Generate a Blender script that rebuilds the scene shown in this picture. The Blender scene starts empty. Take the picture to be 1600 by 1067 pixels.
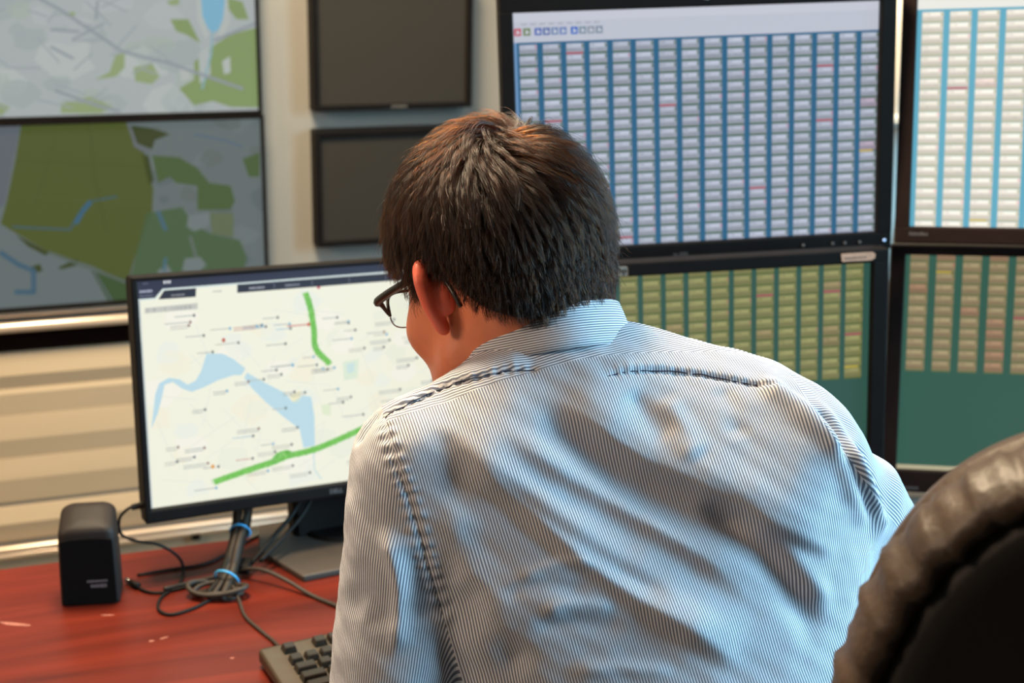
import bpy, bmesh, math, random
import numpy as np
from mathutils import Matrix, Vector

S = bpy.context.scene
COL = S.collection
R = math.radians

# ------------------------------------------------------------------ camera, world, lights, exposure
cam_d = bpy.data.cameras.new('camera'); cam = bpy.data.objects.new('camera', cam_d); COL.objects.link(cam)
cam_d.sensor_width = 36.0; cam_d.lens = 49.5; cam_d.clip_start = 0.05
cam.location = (0, 0, 1.58)
_p, _r = R(16.93), R(1.19)
_f = Vector((0, math.cos(_p), -math.sin(_p))); _u = Vector((0, math.sin(_p), math.cos(_p))); _x = Vector((1, 0, 0))
_x2 = _x*math.cos(_r) + _u*math.sin(_r); _u2 = _u*math.cos(_r) - _x*math.sin(_r)
cam.rotation_euler = Matrix((_x2, _u2, -_f)).transposed().to_euler()
cam_d.dof.use_dof = True; cam_d.dof.focus_distance = 1.21; cam_d.dof.aperture_fstop = 6.3
S.camera = cam

W = bpy.data.worlds.new('world'); S.world = W; W.use_nodes = True
W.node_tree.nodes['Background'].inputs[0].default_value = (0.75, 0.70, 0.66, 1)
W.node_tree.nodes['Background'].inputs[1].default_value = 0.07

def area(name, loc, target, size, power, color, size_y=None):
    d = bpy.data.lights.new(name, 'AREA'); d.energy = power; d.color = color; d.size = size
    if size_y: d.shape = 'RECTANGLE'; d.size_y = size_y
    o = bpy.data.objects.new(name, d); COL.objects.link(o); o.location = loc
    o.rotation_euler = (Vector(target) - Vector(loc)).to_track_quat('-Z', 'Y').to_euler()
    return o
area('ceiling_lamp_light', (-0.50, 1.90, 2.65), (-0.15, 1.4, 0.9), 0.6, 112, (1.0, 0.79, 0.53))
area('window_light', (2.4, 1.05, 1.75), (0.2, 1.12, 1.05), 1.5, 46, (0.42, 0.77, 1.0)).data.spread = R(80)
area('left_fill_light', (-2.0, 0.5, 2.1), (-0.1, 1.2, 0.9), 0.6, 32, (1.0, 0.72, 0.50))  # added warm fill from the left, not a fitting of the room
area('back_ceiling_light', (0.9, 2.45, 2.75), (0.8, 2.8, 0), 0.5, 13, (1.0, 0.88, 0.72))

S.view_settings.view_transform = 'Standard'; S.view_settings.look = 'None'
S.view_settings.exposure = 0.0; S.view_settings.gamma = 1.0; S.view_settings.use_curve_mapping = False

# ------------------------------------------------------------------ helpers
def lin(c):
    out = []
    for v in c[:3]:
        v = v/255.0
        out.append(v/12.92 if v <= 0.04045 else ((v+0.055)/1.055)**2.4)
    return (*out, 1.0)

def mat(name, col, rough=0.5, metal=0.0, spec=0.5, noise=None, bump=None, coat=0.0, sss=0.0):
    """noise=(scale, amount, stretch) varies the colour; bump=(scale, strength, distance)."""
    m = bpy.data.materials.new(name); m.use_nodes = True
    nt = m.node_tree; b = nt.nodes['Principled BSDF']; L = nt.links
    b.inputs['Base Color'].default_value = lin(col); b.inputs['Roughness'].default_value = rough
    b.inputs['Metallic'].default_value = metal; b.inputs['Specular IOR Level'].default_value = spec
    b.inputs['Coat Weight'].default_value = coat
    if sss:
        b.inputs['Subsurface Weight'].default_value = sss; b.inputs['Subsurface Radius'].default_value = (1.0, 0.35, 0.2)
        b.inputs['Subsurface Scale'].default_value = 0.006
    tc = nt.nodes.new('ShaderNodeTexCoord')
    if noise:
        mp = nt.nodes.new('ShaderNodeMapping'); mp.inputs['Scale'].default_value = noise[2] if len(noise) > 2 else (1, 1, 1)
        L.new(tc.outputs['Object'], mp.inputs[0])
        n = nt.nodes.new('ShaderNodeTexNoise'); n.inputs['Scale'].default_value = noise[0]; n.inputs['Detail'].default_value = 6
        L.new(mp.outputs[0], n.inputs['Vector'])
        r = nt.nodes.new('ShaderNodeValToRGB'); a = noise[1]
        c = lin(col); r.color_ramp.elements[0].color = tuple(x*(1-a) for x in c[:3]) + (1,)
        r.color_ramp.elements[1].color = tuple(min(1, x*(1+a)) for x in c[:3]) + (1,)
        r.color_ramp.elements[0].position = 0.3; r.color_ramp.elements[1].position = 0.7
        L.new(n.outputs['Fac'], r.inputs[0]); L.new(r.outputs[0], b.inputs['Base Color'])
    if bump:
        n2 = nt.nodes.new('ShaderNodeTexNoise'); n2.inputs['Scale'].default_value = bump[0]; n2.inputs['Detail'].default_value = 4
        L.new(tc.outputs['Object'], n2.inputs['Vector'])
        bp = nt.nodes.new('ShaderNodeBump'); bp.inputs['Strength'].default_value = bump[1]; bp.inputs['Distance'].default_value = bump[2]
        L.new(n2.outputs['Fac'], bp.inputs['Height']); L.new(bp.outputs[0], b.inputs['Normal'])
    return m

def link(name, me, m=None, parent=None, loc=None, smooth=False):
    o = bpy.data.objects.new(name, me); COL.objects.link(o)
    if m is not None and len(me.materials) == 0: me.materials.append(m)
    if smooth:
        me.polygons.foreach_set('use_smooth', [True]*len(me.polygons)); me.update()
    if parent: o.parent = parent
    if loc is not None: o.location = loc
    return o

def tag(o, label, cat, group=None, kind=None):
    o['label'] = label; o['category'] = cat
    if group: o['group'] = group
    if kind: o['kind'] = kind
    return o

def empty(name, loc=(0, 0, 0), rot=(0, 0, 0)):
    o = bpy.data.objects.new(name, None); COL.objects.link(o); o.location = loc; o.rotation_euler = rot
    o.empty_display_size = 0.05
    return o

def struct(name, me, m, smooth=False, loc=None, rot=None):
    o = link(name, me, m, smooth=smooth, loc=loc); o['kind'] = 'structure'
    if rot: o.rotation_euler = rot
    return o

def bm_mesh(bm, name='mesh'):
    bmesh.ops.recalc_face_normals(bm, faces=bm.faces)
    me = bpy.data.meshes.new(name); bm.to_mesh(me); bm.free(); return me

def add_box(bm, c, s, bev=0.0, seg=2, M=None):
    g = bmesh.ops.create_cube(bm, size=1.0)
    vs = g['verts']
    bmesh.ops.scale(bm, verts=vs, vec=s)
    if bev > 0:
        es = list({e for v in vs for e in v.link_edges})
        r = bmesh.ops.bevel(bm, geom=es, offset=bev, segments=seg, affect='EDGES', profile=0.5)
        vs = list({v for f in r['faces'] for v in f.verts} | {v for v in vs if v.is_valid})
    bmesh.ops.translate(bm, verts=vs, vec=c)
    if M is not None: bmesh.ops.transform(bm, verts=vs, matrix=M)
    return vs

def box(c, s, bev=0.0, seg=2, name='mesh'):
    bm = bmesh.new(); add_box(bm, c, s, bev, seg); return bm_mesh(bm, name)

def prism(poly, h0, h1, bev=0.0, seg=2, axis='z'):
    """extruded polygon; poly in the plane across the axis."""
    bm = bmesh.new()
    def pt(a, b, h): return {'z': (a, b, h), 'y': (a, h, b), 'x': (h, a, b)}[axis]
    lo = [bm.verts.new(pt(a, b, h0)) for a, b in poly]; hi = [bm.verts.new(pt(a, b, h1)) for a, b in poly]
    n = len(poly)
    bm.faces.new(lo[::-1]); bm.faces.new(hi)
    for i in range(n): bm.faces.new((lo[i], lo[(i+1) % n], hi[(i+1) % n], hi[i]))
    if bev: bmesh.ops.bevel(bm, geom=list(bm.edges), offset=bev, segments=seg, affect='EDGES', profile=0.5)
    return bm_mesh(bm)

def catmull(pts, n=8):
    P = np.array(pts, float); P = np.vstack([2*P[0]-P[1], P, 2*P[-1]-P[-2]]); out = []
    for i in range(1, len(P)-2):
        for k in range(n):
            t = k/n
            out.append(0.5*((2*P[i]) + (-P[i-1]+P[i+1])*t + (2*P[i-1]-5*P[i]+4*P[i+1]-P[i+2])*t*t + (-P[i-1]+3*P[i]-3*P[i+1]+P[i+2])*t**3))
    out.append(P[-2]); return np.array(out)

def tube_data(path, rad, seg=8, caps=True):
    """verts, faces of a tube; rad a number or one per point."""
    P = np.array(path, float); n = len(P)
    rad = np.full(n, rad) if np.isscalar(rad) else np.array(rad)
    T = np.gradient(P, axis=0); T /= np.linalg.norm(T, axis=1)[:, None]+1e-12
    a = np.array([0, 0, 1.0]) if abs(T[0][2]) < 0.9 else np.array([1.0, 0, 0])
    N = np.cross(T[0], a); N /= np.linalg.norm(N); V = []
    for i in range(n):
        N = N - T[i]*np.dot(N, T[i]); N /= np.linalg.norm(N)+1e-12; B = np.cross(T[i], N)
        for k in range(seg):
            q = 2*math.pi*k/seg; V.append(P[i]+rad[i]*(math.cos(q)*N+math.sin(q)*B))
    F = [(i*seg+k, i*seg+(k+1) % seg, (i+1)*seg+(k+1) % seg, (i+1)*seg+k) for i in range(n-1) for k in range(seg)]
    if caps: F += [tuple(range(seg))[::-1], tuple((n-1)*seg+k for k in range(seg))]
    return V, F

def tube(path, rad, seg=8, smooth_n=0):
    if smooth_n:
        n0 = len(path); path = catmull(path, smooth_n)
        if not np.isscalar(rad): rad = np.interp(np.linspace(0, n0-1, len(path)), np.arange(n0), rad)
    V, F = tube_data(path, rad, seg)
    me = bpy.data.meshes.new('tube'); me.from_pydata([tuple(v) for v in V], [], F); me.update(); return me

def join_data(parts):
    V, F = [], []
    for v, f in parts:
        o = len(V); V += [tuple(x) for x in v]; F += [tuple(i+o for i in q) for q in f]
    me = bpy.data.meshes.new('mesh'); me.from_pydata(V, [], F); me.update(); return me

def cyl(p0, p1, r0, r1=None, seg=20):
    return tube([p0, p1], [r0, r0 if r1 is None else r1], seg)

def text_mesh(txt, size, depth=0.0003, bold=0.0):
    c = bpy.data.curves.new('text', 'FONT'); c.body = txt; c.size = size; c.extrude = depth; c.align_x = 'CENTER'; c.align_y = 'CENTER'
    c.offset = bold
    o = bpy.data.objects.new('text', c); COL.objects.link(o)
    bpy.context.view_layer.update()
    me = bpy.data.meshes.new_from_object(o.evaluated_get(bpy.context.evaluated_depsgraph_get()))
    bpy.data.objects.remove(o); me.materials.clear(); me.transform(Matrix.Rotation(R(90), 4, 'X'))   # reads in the XZ plane facing -Y
    return me

# ---- flat prints (screens): coloured polygons in a local XZ plane facing -Y
def print_mat(name, strength, rough=0.35, spec=0.25):
    m = bpy.data.materials.new(name); m.use_nodes = True; nt = m.node_tree; b = nt.nodes['Principled BSDF']
    a = nt.nodes.new('ShaderNodeVertexColor'); a.layer_name = 'Col'
    b.inputs['Base Color'].default_value = (0.01, 0.01, 0.011, 1); b.inputs['Roughness'].default_value = rough
    b.inputs['Specular IOR Level'].default_value = spec
    nt.links.new(a.outputs[0], b.inputs['Emission Color']); b.inputs['Emission Strength'].default_value = strength
    return m

class Print:
    def __init__(s): s.V = []; s.F = []; s.C = []
    def poly(s, pts, col, layer=1):
        o = len(s.V); s.V += [(x, -layer*0.00005, z) for x, z in pts]; s.F.append(tuple(range(o, o+len(pts)))); s.C.append(lin(col))
    def rect(s, x0, z0, x1, z1, col, layer=1): s.poly([(x0, z0), (x1, z0), (x1, z1), (x0, z1)], col, layer)
    def line(s, pts, w, col, layer=1):
        for (a, b), (c, d) in zip(pts[:-1], pts[1:]):
            L = math.hypot(c-a, d-b) or 1e-9; nx, nz = -(d-b)/L*w/2, (c-a)/L*w/2
            ex, ez = (c-a)/L*w*0.2, (d-b)/L*w*0.2
            s.poly([(a+nx-ex, b+nz-ez), (a-nx-ex, b-nz-ez), (c-nx+ex, d-nz+ez), (c+nx+ex, d+nz+ez)], col, layer)
    def clip(s, x0, z0, x1, z1):
        def cut(poly, f, inter):
            out = []
            for i in range(len(poly)):
                a, b = poly[i-1], poly[i]
                if f(b):
                    if not f(a): out.append(inter(a, b))
                    out.append(b)
                elif f(a): out.append(inter(a, b))
            return out
        def ix(x): return lambda a, b: (x, a[1], a[2]+(b[2]-a[2])*(x-a[0])/(b[0]-a[0]))
        def iz(z): return lambda a, b: (a[0]+(b[0]-a[0])*(z-a[2])/(b[2]-a[2]), a[1], z)
        V, F, C = [], [], []
        for f, c in zip(s.F, s.C):
            p = [s.V[i] for i in f]
            for t, it in ((lambda q: q[0] >= x0, ix(x0)), (lambda q: q[0] <= x1, ix(x1)), (lambda q: q[2] >= z0, iz(z0)), (lambda q: q[2] <= z1, iz(z1))):
                if len(p) >= 3: p = cut(p, t, it)
            if len(p) >= 3:
                o = len(V); V += p; F.append(tuple(range(o, o+len(p)))); C.append(c)
        s.V, s.F, s.C = V, F, C
    def mesh(s, m, name='screen'):
        me = bpy.data.meshes.new(name); me.from_pydata(s.V, [], s.F)
        a = me.color_attributes.new('Col', 'FLOAT_COLOR', 'CORNER')
        a.data.foreach_set('color', [x for f, c in zip(s.F, s.C) for _ in f for x in c])
        me.materials.append(m); me.update()
        if len(me.polygons) and me.polygons[0].normal.y > 0: me.flip_normals()
        return me

# ---- signed distance modelling -> one quad mesh (surface nets on sparse blocks)
def v3(*a): return np.array(a, dtype=np.float64)
def sd_cap(p, a, b, ra, rb):
    a, b = np.asarray(a), np.asarray(b); d = b-a
    t = np.clip(((p-a)@d)/(d@d), 0, 1); return np.linalg.norm(p-a-t[:, None]*d, axis=1)-(ra+(rb-ra)*t)
def sd_ell(p, c, r, B=None):
    q = p-np.asarray(c)
    if B is not None: q = q@np.asarray(B).T          # rows of B are the axes
    r = np.asarray(r); k0 = np.linalg.norm(q/r, axis=1); k1 = np.linalg.norm(q/(r*r), axis=1)
    return k0*(k0-1)/(k1+1e-9)
def smin(a, b, k):
    h = np.clip(0.5+0.5*(b-a)/k, 0, 1); return b+(a-b)*h-k*h*(1-h)
def smax(a, b, k): return -smin(-a, -b, k)
def sd_line(p, pts, rads, k=0.0):
    d = None
    for i in range(len(pts)-1):
        e = sd_cap(p, pts[i], pts[i+1], rads[i], rads[i+1]); d = e if d is None else (np.minimum(d, e) if k == 0 else smin(d, e, k))
    return d

def surfnet(f, lo, hi, h, B=8):
    lo = np.array(lo, float); n = (np.ceil((np.array(hi)-lo)/h/B)*B).astype(int)+1
    nb = (n-1)//B
    I = np.stack(np.meshgrid(*[np.arange(k) for k in nb], indexing='ij'), -1).reshape(-1, 3)
    dc = np.concatenate([f(lo+(c*B+B/2)*h) for c in np.array_split(I, max(1, len(I)//200000))])
    D = np.repeat(np.repeat(np.repeat(dc.reshape(nb), B, 0), B, 1), B, 2).astype(np.float32)
    D = np.pad(D, ((0, 1),)*3, mode='edge')
    act = I[np.abs(dc) < B*h*1.25]
    loc = np.stack(np.meshgrid(*[np.arange(B+1)]*3, indexing='ij'), -1).reshape(-1, 3)
    for ch in np.array_split(act, max(1, len(act)//400)):
        idx = (ch[:, None, :]*B+loc[None]).reshape(-1, 3)
        D[idx[:, 0], idx[:, 1], idx[:, 2]] = f(lo+idx*h)
    s = D < 0
    c = [s[i:n[0]-1+i, j:n[1]-1+j, k:n[2]-1+k] for i in (0, 1) for j in (0, 1) for k in (0, 1)]
    anyin = np.zeros(c[0].shape, bool); allin = np.ones(c[0].shape, bool)
    for q in c: anyin |= q; allin &= q
    cells = np.argwhere(anyin & ~allin)
    vid = np.full(c[0].shape, -1, np.int32); vid[cells[:, 0], cells[:, 1], cells[:, 2]] = np.arange(len(cells))
    acc = np.zeros((len(cells), 3)); cnt = np.zeros(len(cells))
    cor = [(i, j, k) for i in (0, 1) for j in (0, 1) for k in (0, 1)]
    val = {q: D[cells[:, 0]+q[0], cells[:, 1]+q[1], cells[:, 2]+q[2]].astype(float) for q in cor}
    for a in cor:
        for ax in range(3):
            if a[ax] == 0:
                b = list(a); b[ax] = 1; b = tuple(b); va, vb = val[a], val[b]
                m = (va < 0) != (vb < 0); t = np.where(m, va/(va-vb+1e-20), 0)
                pt = np.array(a, float)[None]+np.zeros((len(cells), 3)); pt[:, ax] += t
                acc[m] += pt[m]; cnt[m] += 1
    V = lo+(cells+acc/cnt[:, None])*h
    Q = []
    for ax in range(3):
        u, w = (ax+1) % 3, (ax+2) % 3
        sl0 = [slice(1, -1)]*3; sl1 = [slice(1, -1)]*3; sl0[ax] = slice(0, n[ax]-1); sl1[ax] = slice(1, n[ax])
        e = np.argwhere(s[tuple(sl0)] != s[tuple(sl1)])
        off = np.ones(3, int); off[ax] = 0; e = e+off
        flip = s[e[:, 0], e[:, 1], e[:, 2]]
        def g(du, dw):
            x = e.copy(); x[:, u] -= du; x[:, w] -= dw; return vid[x[:, 0], x[:, 1], x[:, 2]]
        q = np.stack([g(0, 0), g(1, 0), g(1, 1), g(0, 1)], 1)
        q[~flip] = q[~flip][:, ::-1]
        Q.append(q[(q >= 0).all(1)])
    return V, np.concatenate(Q)

def grad(f, p, e=0.0008):
    g = np.stack([f(p+np.eye(3)[i]*e)-f(p-np.eye(3)[i]*e) for i in range(3)], 1)
    return g/(np.linalg.norm(g, axis=1)[:, None]+1e-12)

def np_mesh(V, Q, name='mesh'):
    me = bpy.data.meshes.new(name); k = Q.shape[1]
    me.vertices.add(len(V)); me.vertices.foreach_set('co', np.asarray(V, np.float32).ravel())
    me.loops.add(Q.size); me.loops.foreach_set('vertex_index', Q.astype(np.int32).ravel())
    me.polygons.add(len(Q)); me.polygons.foreach_set('loop_start', np.arange(0, Q.size, k, dtype=np.int32))
    me.polygons.foreach_set('use_smooth', np.ones(len(Q), bool))
    me.update(calc_edges=True); me.validate(); return me

def relax(V, Q, n=2, lam=0.5):
    for _ in range(n):
        A = np.zeros_like(V); c = np.zeros(len(V))
        for i in range(4):
            a, b = Q[:, i], Q[:, (i+1) % 4]
            np.add.at(A, a, V[b]); np.add.at(c, a, 1); np.add.at(A, b, V[a]); np.add.at(c, b, 1)
        V = V+lam*(A/np.maximum(c, 1)[:, None]-V)
    return V

def set_attr(me, name, arr):
    a = me.attributes.new(name, 'FLOAT', 'POINT'); a.data.foreach_set('value', np.asarray(arr, np.float32))

def noise3(p, seed=0, scale=1.0):
    """cheap smooth pseudo-noise from summed sines, about -1..1"""
    rs = np.random.RandomState(seed); o = np.zeros(len(p))
    for _ in range(7):
        k = rs.normal(size=3)*scale; o += np.sin(p@k+rs.uniform(0, 6.28))
    return o/3.2

# ------------------------------------------------------------------ materials
M = {}
M['wall'] = mat('wall_paint', (148, 147, 141), 0.85, noise=(3, 0.04), bump=(120, 0.15, 0.001))
M['slat'] = mat('slat_lacquer', (198, 180, 152), 0.32, spec=0.4, noise=(2, 0.04, (1, 1, 8)))
M['gloss'] = mat('gloss_black', (16, 14, 12), 0.08)
M['rail'] = mat('brushed_rail', (236, 214, 190), 0.25, metal=0.35, spec=0.8)
M['floor'] = mat('carpet', (70, 66, 62), 0.95, noise=(60, 0.3), bump=(400, 0.5, 0.003))
M['ceil'] = mat('ceiling_paint', (205, 203, 196), 0.9, noise=(4, 0.03))
M['blackp'] = mat('black_plastic', (18, 15, 14), 0.55, spec=0.12, noise=(30, 0.15), bump=(900, 0.12, 0.0003))
M['brownp'] = mat('warm_black_plastic', (38, 27, 24), 0.55, spec=0.14, noise=(30, 0.12))
M['sideplastic'] = mat('grey_plastic_back', (150, 128, 106), 0.45, noise=(20, 0.06))
M['darkglass'] = mat('switched_off_screen', (54, 52, 48), 0.35, spec=0.15, noise=(1.5, 0.06))
M['silver'] = mat('silver_print', (150, 148, 142), 0.4, metal=0.3)
M['dimprint'] = mat('dim_print', (92, 90, 92), 0.5)
M['paper'] = mat('paper_sticker', (196, 150, 122), 0.7, noise=(60, 0.15))
M['ink'] = mat('printed_ink', (92, 72, 62), 0.7)
M['white'] = mat('white_powder_coat', (225, 222, 212), 0.4)
M['base'] = mat('stand_base_plastic', (58, 50, 44), 0.55, spec=0.5, noise=(40, 0.08), bump=(800, 0.1, 0.0002))
M['cable'] = mat('grey_cable', (48, 41, 35), 0.55, spec=0.25, noise=(40, 0.1))
M['cable2'] = mat('black_cable', (22, 19, 17), 0.6, spec=0.15, noise=(40, 0.1))
M['tie'] = mat('blue_cable_tie', (58, 150, 205), 0.35)
M['kbd'] = mat('keyboard_case', (62, 54, 43), 0.42, spec=0.45, noise=(50, 0.08), bump=(900, 0.15, 0.0003))
M['key'] = mat('keycap', (38, 33, 27), 0.22, spec=0.6, noise=(50, 0.1))
M['steel'] = mat('steel', (170, 168, 165), 0.25, metal=1.0)
M['leather'] = mat('black_leather', (26, 21, 18), 0.36, spec=0.5, noise=(12, 0.25), bump=(170, 0.45, 0.0016))
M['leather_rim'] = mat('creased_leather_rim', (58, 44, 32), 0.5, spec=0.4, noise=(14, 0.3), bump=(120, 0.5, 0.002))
M['leather_back'] = mat('leather_back_panel', (24, 19, 17), 0.6, spec=0.3, noise=(8, 0.2), bump=(260, 0.3, 0.001))
M['trouser'] = mat('dark_trouser_cloth', (34, 36, 44), 0.9, noise=(300, 0.2), bump=(700, 0.3, 0.0006))
M['shoe'] = mat('black_shoe_leather', (20, 18, 17), 0.3, noise=(20, 0.2))
M['lens'] = None
def wood():
    m = mat('mahogany_laminate', (134, 50, 28), 0.30, spec=0.3); nt = m.node_tree; b = nt.nodes['Principled BSDF']; L = nt.links
    tc = nt.nodes.new('ShaderNodeTexCoord'); mp = nt.nodes.new('ShaderNodeMapping'); mp.inputs['Scale'].default_value = (1.0, 9, 9)
    L.new(tc.outputs['Object'], mp.inputs[0])
    n = nt.nodes.new('ShaderNodeTexNoise'); n.inputs['Scale'].default_value = 2.2; n.inputs['Detail'].default_value = 9; n.inputs['Distortion'].default_value = 1.2
    L.new(mp.outputs[0], n.inputs[0]); r = nt.nodes.new('ShaderNodeValToRGB')
    r.color_ramp.elements[0].position = 0.28; r.color_ramp.elements[0].color = lin((64, 18, 11))
    r.color_ramp.elements[1].position = 0.75; r.color_ramp.elements[1].color = lin((104, 34, 20))
    L.new(n.outputs['Fac'], r.inputs[0]); L.new(r.outputs[0], b.inputs['Base Color'])
    n2 = nt.nodes.new('ShaderNodeTexNoise'); n2.inputs['Scale'].default_value = 7; L.new(tc.outputs['Object'], n2.inputs[0])
    mr = nt.nodes.new('ShaderNodeMapRange'); mr.inputs['To Min'].default_value = 0.24; mr.inputs['To Max'].default_value = 0.42
    L.new(n2.outputs['Fac'], mr.inputs['Value']); L.new(mr.outputs[0], b.inputs['Roughness'])
    return m
M['wood'] = wood()
M['edge'] = mat('desk_edge_band', (40, 18, 13), 0.4)
M['scuff'] = mat('scuff', (140, 84, 70), 0.7, noise=(200, 0.2))

# ------------------------------------------------------------------ the room
WO = Vector((-0.532, 2.912, 0)); WT = R(20.93)
WU = Vector((math.cos(WT), math.sin(WT), 0)); WN = Vector((math.sin(WT), -math.cos(WT), 0))
def wall_local(): return dict(loc=WO, rot=(0, 0, WT))
# local wall frame: x along the wall, z up, -y towards the room
wall = struct('wall_back', box((0.5, 0.06, 1.45), (6.4, 0.12, 2.9)), M['wall'], loc=WO, rot=(0, 0, WT))
struct('floor', box((0.5, -2.1, -0.05), (6.4, 5.0, 0.1)), M['floor'], loc=WO, rot=(0, 0, WT))
struct('ceiling', box((0.5, -2.1, 2.95), (6.4, 5.0, 0.1)), M['ceil'], loc=WO, rot=(0, 0, WT))
struct('wall_left', box((-2.75, -2.1, 1.45), (0.12, 4.9, 2.9)), M['wall'], loc=WO, rot=(0, 0, WT))
_wr = bmesh.new()                                        # right wall with a window opening
for c_, s_ in (((3.72, -2.1, 0.5), (0.12, 4.9, 1.0)), ((3.72, -2.1, 2.6), (0.12, 4.9, 0.6)), ((3.72, -0.45, 1.65), (0.12, 1.6, 1.3)), ((3.72, -3.8, 1.65), (0.12, 1.5, 1.3))): add_box(_wr, c_, s_)
struct('wall_right', bm_mesh(_wr), M['wall'], loc=WO, rot=(0, 0, WT))
_wf = bmesh.new()
for c_, s_ in (((3.72, -2.15, 1.02), (0.07, 1.8, 0.04)), ((3.72, -2.15, 2.28), (0.07, 1.8, 0.04)), ((3.72, -1.27, 1.65), (0.07, 0.04, 1.22)), ((3.72, -3.03, 1.65), (0.07, 0.04, 1.22)), ((3.72, -2.15, 1.65), (0.06, 0.04, 1.22))): add_box(_wf, c_, s_, 0.004)
struct('window_1', bm_mesh(_wf), M['white'], loc=WO, rot=(0, 0, WT))
def slat(z1, zm, z0, out=0.016, x0=-1.9, x1=0.9):
    # lapped board: upper face slopes out and down, lower face returns to the wall
    poly = [(0, z0), (-0.004, z0), (-out, zm), (-0.005, z1), (0, z1)]
    return link('slat', prism(poly, x0, x1, axis='x'), M['slat'], wall)
slat(0.709, 0.659, 0.630, 0.012); slat(0.629, 0.618, 0.573, 0.008); slat(0.572, 0.520, 0.479, 0.010); slat(0.478, 0.432, 0.380, 0.010)
slat(0.370, 0.335, 0.292, 0.014); slat(0.262, 0.20, 0.14, 0.012); slat(0.139, 0.09, 0.0, 0.012)
link('glass_strip', box((-0.5, -0.006, 0.732), (2.8, 0.010, 0.044)), M['gloss'], wall)
for z, r in ((0.795, 0.0095), (0.765, 0.011), (0.283, 0.0075), (0.269, 0.0065)):
    link('rail', cyl((-1.9, -0.022-r*0.4, z), (0.9, -0.022-r*0.4, z), r, seg=14), M['rail'], wall, smooth=True)
for x in (-1.2, -0.172, 0.7):
    link('rail_bracket', box((x, -0.012, 0.262), (0.018, 0.026, 0.03), 0.002), M['cable2'], wall)

# ------------------------------------------------------------------ video wall (two stacked map panels)
mp_up = print_mat('map_glow_upper', 0.82); mp_lo = print_mat('map_glow_lower', 0.72)
def wpanel(name, label, z0, z1, x0, x1, canvas, m, bez=0.007):
    root = empty(name, WO+WU*((x0+x1)/2)+Vector((0, 0, z0)), (0, 0, WT)); tag(root, label, 'screen', 'video wall panels')
    w, h = x1-x0, z1-z0
    fr = bmesh.new()
    add_box(fr, (0, -0.006, bez/2), (w, 0.072, bez), 0.001); add_box(fr, (0, -0.006, h-bez/2), (w, 0.072, bez), 0.001)
    add_box(fr, (-w/2+bez/2, -0.006, h/2), (bez, 0.072, h-2*bez), 0.001); add_box(fr, (w/2-bez/2, -0.006, h/2), (bez, 0.072, h-2*bez), 0.001)
    link('bezel', bm_mesh(fr), M['blackp'], root)
    link('back_shell', box((0, -0.004, h/2), (w-0.014, 0.050, h-0.014)), M['blackp'], root)
    canvas.clip(x0+bez, z0+bez, x1-bez, z1-bez)
    me = canvas.mesh(m); me.transform(Matrix.Translation((-(x0+x1)/2, -0.032, -z0)))
    link('screen', me, None, root)
    return root
random.seed(4)
# upper panel: pale town map
c = Print(); G1 = (136, 158, 104); G2 = (150, 168, 122); GR = (176, 184, 184); RD = (150, 158, 166)
c.rect(-0.75, 1.17, 0.0, 1.62, GR, 1)
for i in range(70):                                   # paler and darker town blocks
    x, z = random.uniform(-0.72, -0.12), random.uniform(1.18, 1.6); r = random.uniform(0.02, 0.06)
    k = random.choice([(186, 194, 192), (168, 178, 178), (182, 188, 190), (172, 184, 176)])
    c.poly([(x+r*math.cos(t)*random.uniform(.6, 1.2), z+r*0.7*math.sin(t)*random.uniform(.6, 1.2)) for t in np.arange(0, 6.2, 0.8)], k, 2)
for poly, k in (
    ([(-0.174, 1.367), (-0.139, 1.367), (-0.117, 1.32), (-0.146, 1.338), (-0.163, 1.344)], G1),
    ([(-0.066, 1.41), (-0.031, 1.40), (-0.02, 1.366), (-0.044, 1.366), (-0.058, 1.384)], G1),
    ([(-0.131, 1.284), (-0.094, 1.314), (-0.057, 1.337), (0.0, 1.351), (0.0, 1.19), (-0.063, 1.193), (-0.098, 1.206), (-0.135, 1.198), (-0.163, 1.232), (-0.133, 1.249)], G1),
    ([(-0.249, 1.275), (-0.213, 1.283), (-0.2, 1.256), (-0.216, 1.242), (-0.247, 1.248)], G2),
    ([(-0.282, 1.299), (-0.264, 1.304), (-0.266, 1.275), (-0.284, 1.258), (-0.324, 1.253), (-0.295, 1.267)], G2),
    ([(-0.39, 1.208), (-0.332, 1.221), (-0.293, 1.199), (-0.317, 1.188), (-0.391, 1.19)], G2),
    ([(-0.52, 1.222), (-0.484, 1.204), (-0.502, 1.186), (-0.53, 1.19)], G2), ([(-0.369, 1.38), (-0.352, 1.382), (-0.353, 1.374), (-0.37, 1.373)], G2),
    ([(-0.18, 1.40), (-0.155, 1.41), (-0.155, 1.395), (-0.17, 1.393)], G2), ([(-0.27, 1.45), (-0.1, 1.46), (-0.08, 1.55), (-0.2, 1.58)], G2)):
    c.poly(poly, k, 3)
c.poly([(-0.122, 1.30), (-0.10, 1.315), (-0.10, 1.26), (-0.122, 1.24)], (182, 190, 188), 4)
c.poly([(-0.076, 1.284), (-0.060, 1.294), (-0.060, 1.262), (-0.073, 1.258)], (186, 194, 190), 4)
c.poly([(-0.16, 1.272), (-0.142, 1.277), (-0.14, 1.25), (-0.158, 1.246)], (186, 192, 188), 4)
c.poly([(-0.113, 1.43), (-0.066, 1.43), (-0.066, 1.40), (-0.071, 1.367), (-0.081, 1.345), (-0.093, 1.340), (-0.102, 1.350), (-0.111, 1.372)], (128, 184, 212), 5)
c.poly([(-0.121, 1.41), (-0.113, 1.41), (-0.110, 1.368), (-0.1, 1.336), (-0.108, 1.330), (-0.121, 1.365)], (186, 194, 190), 4)
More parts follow.
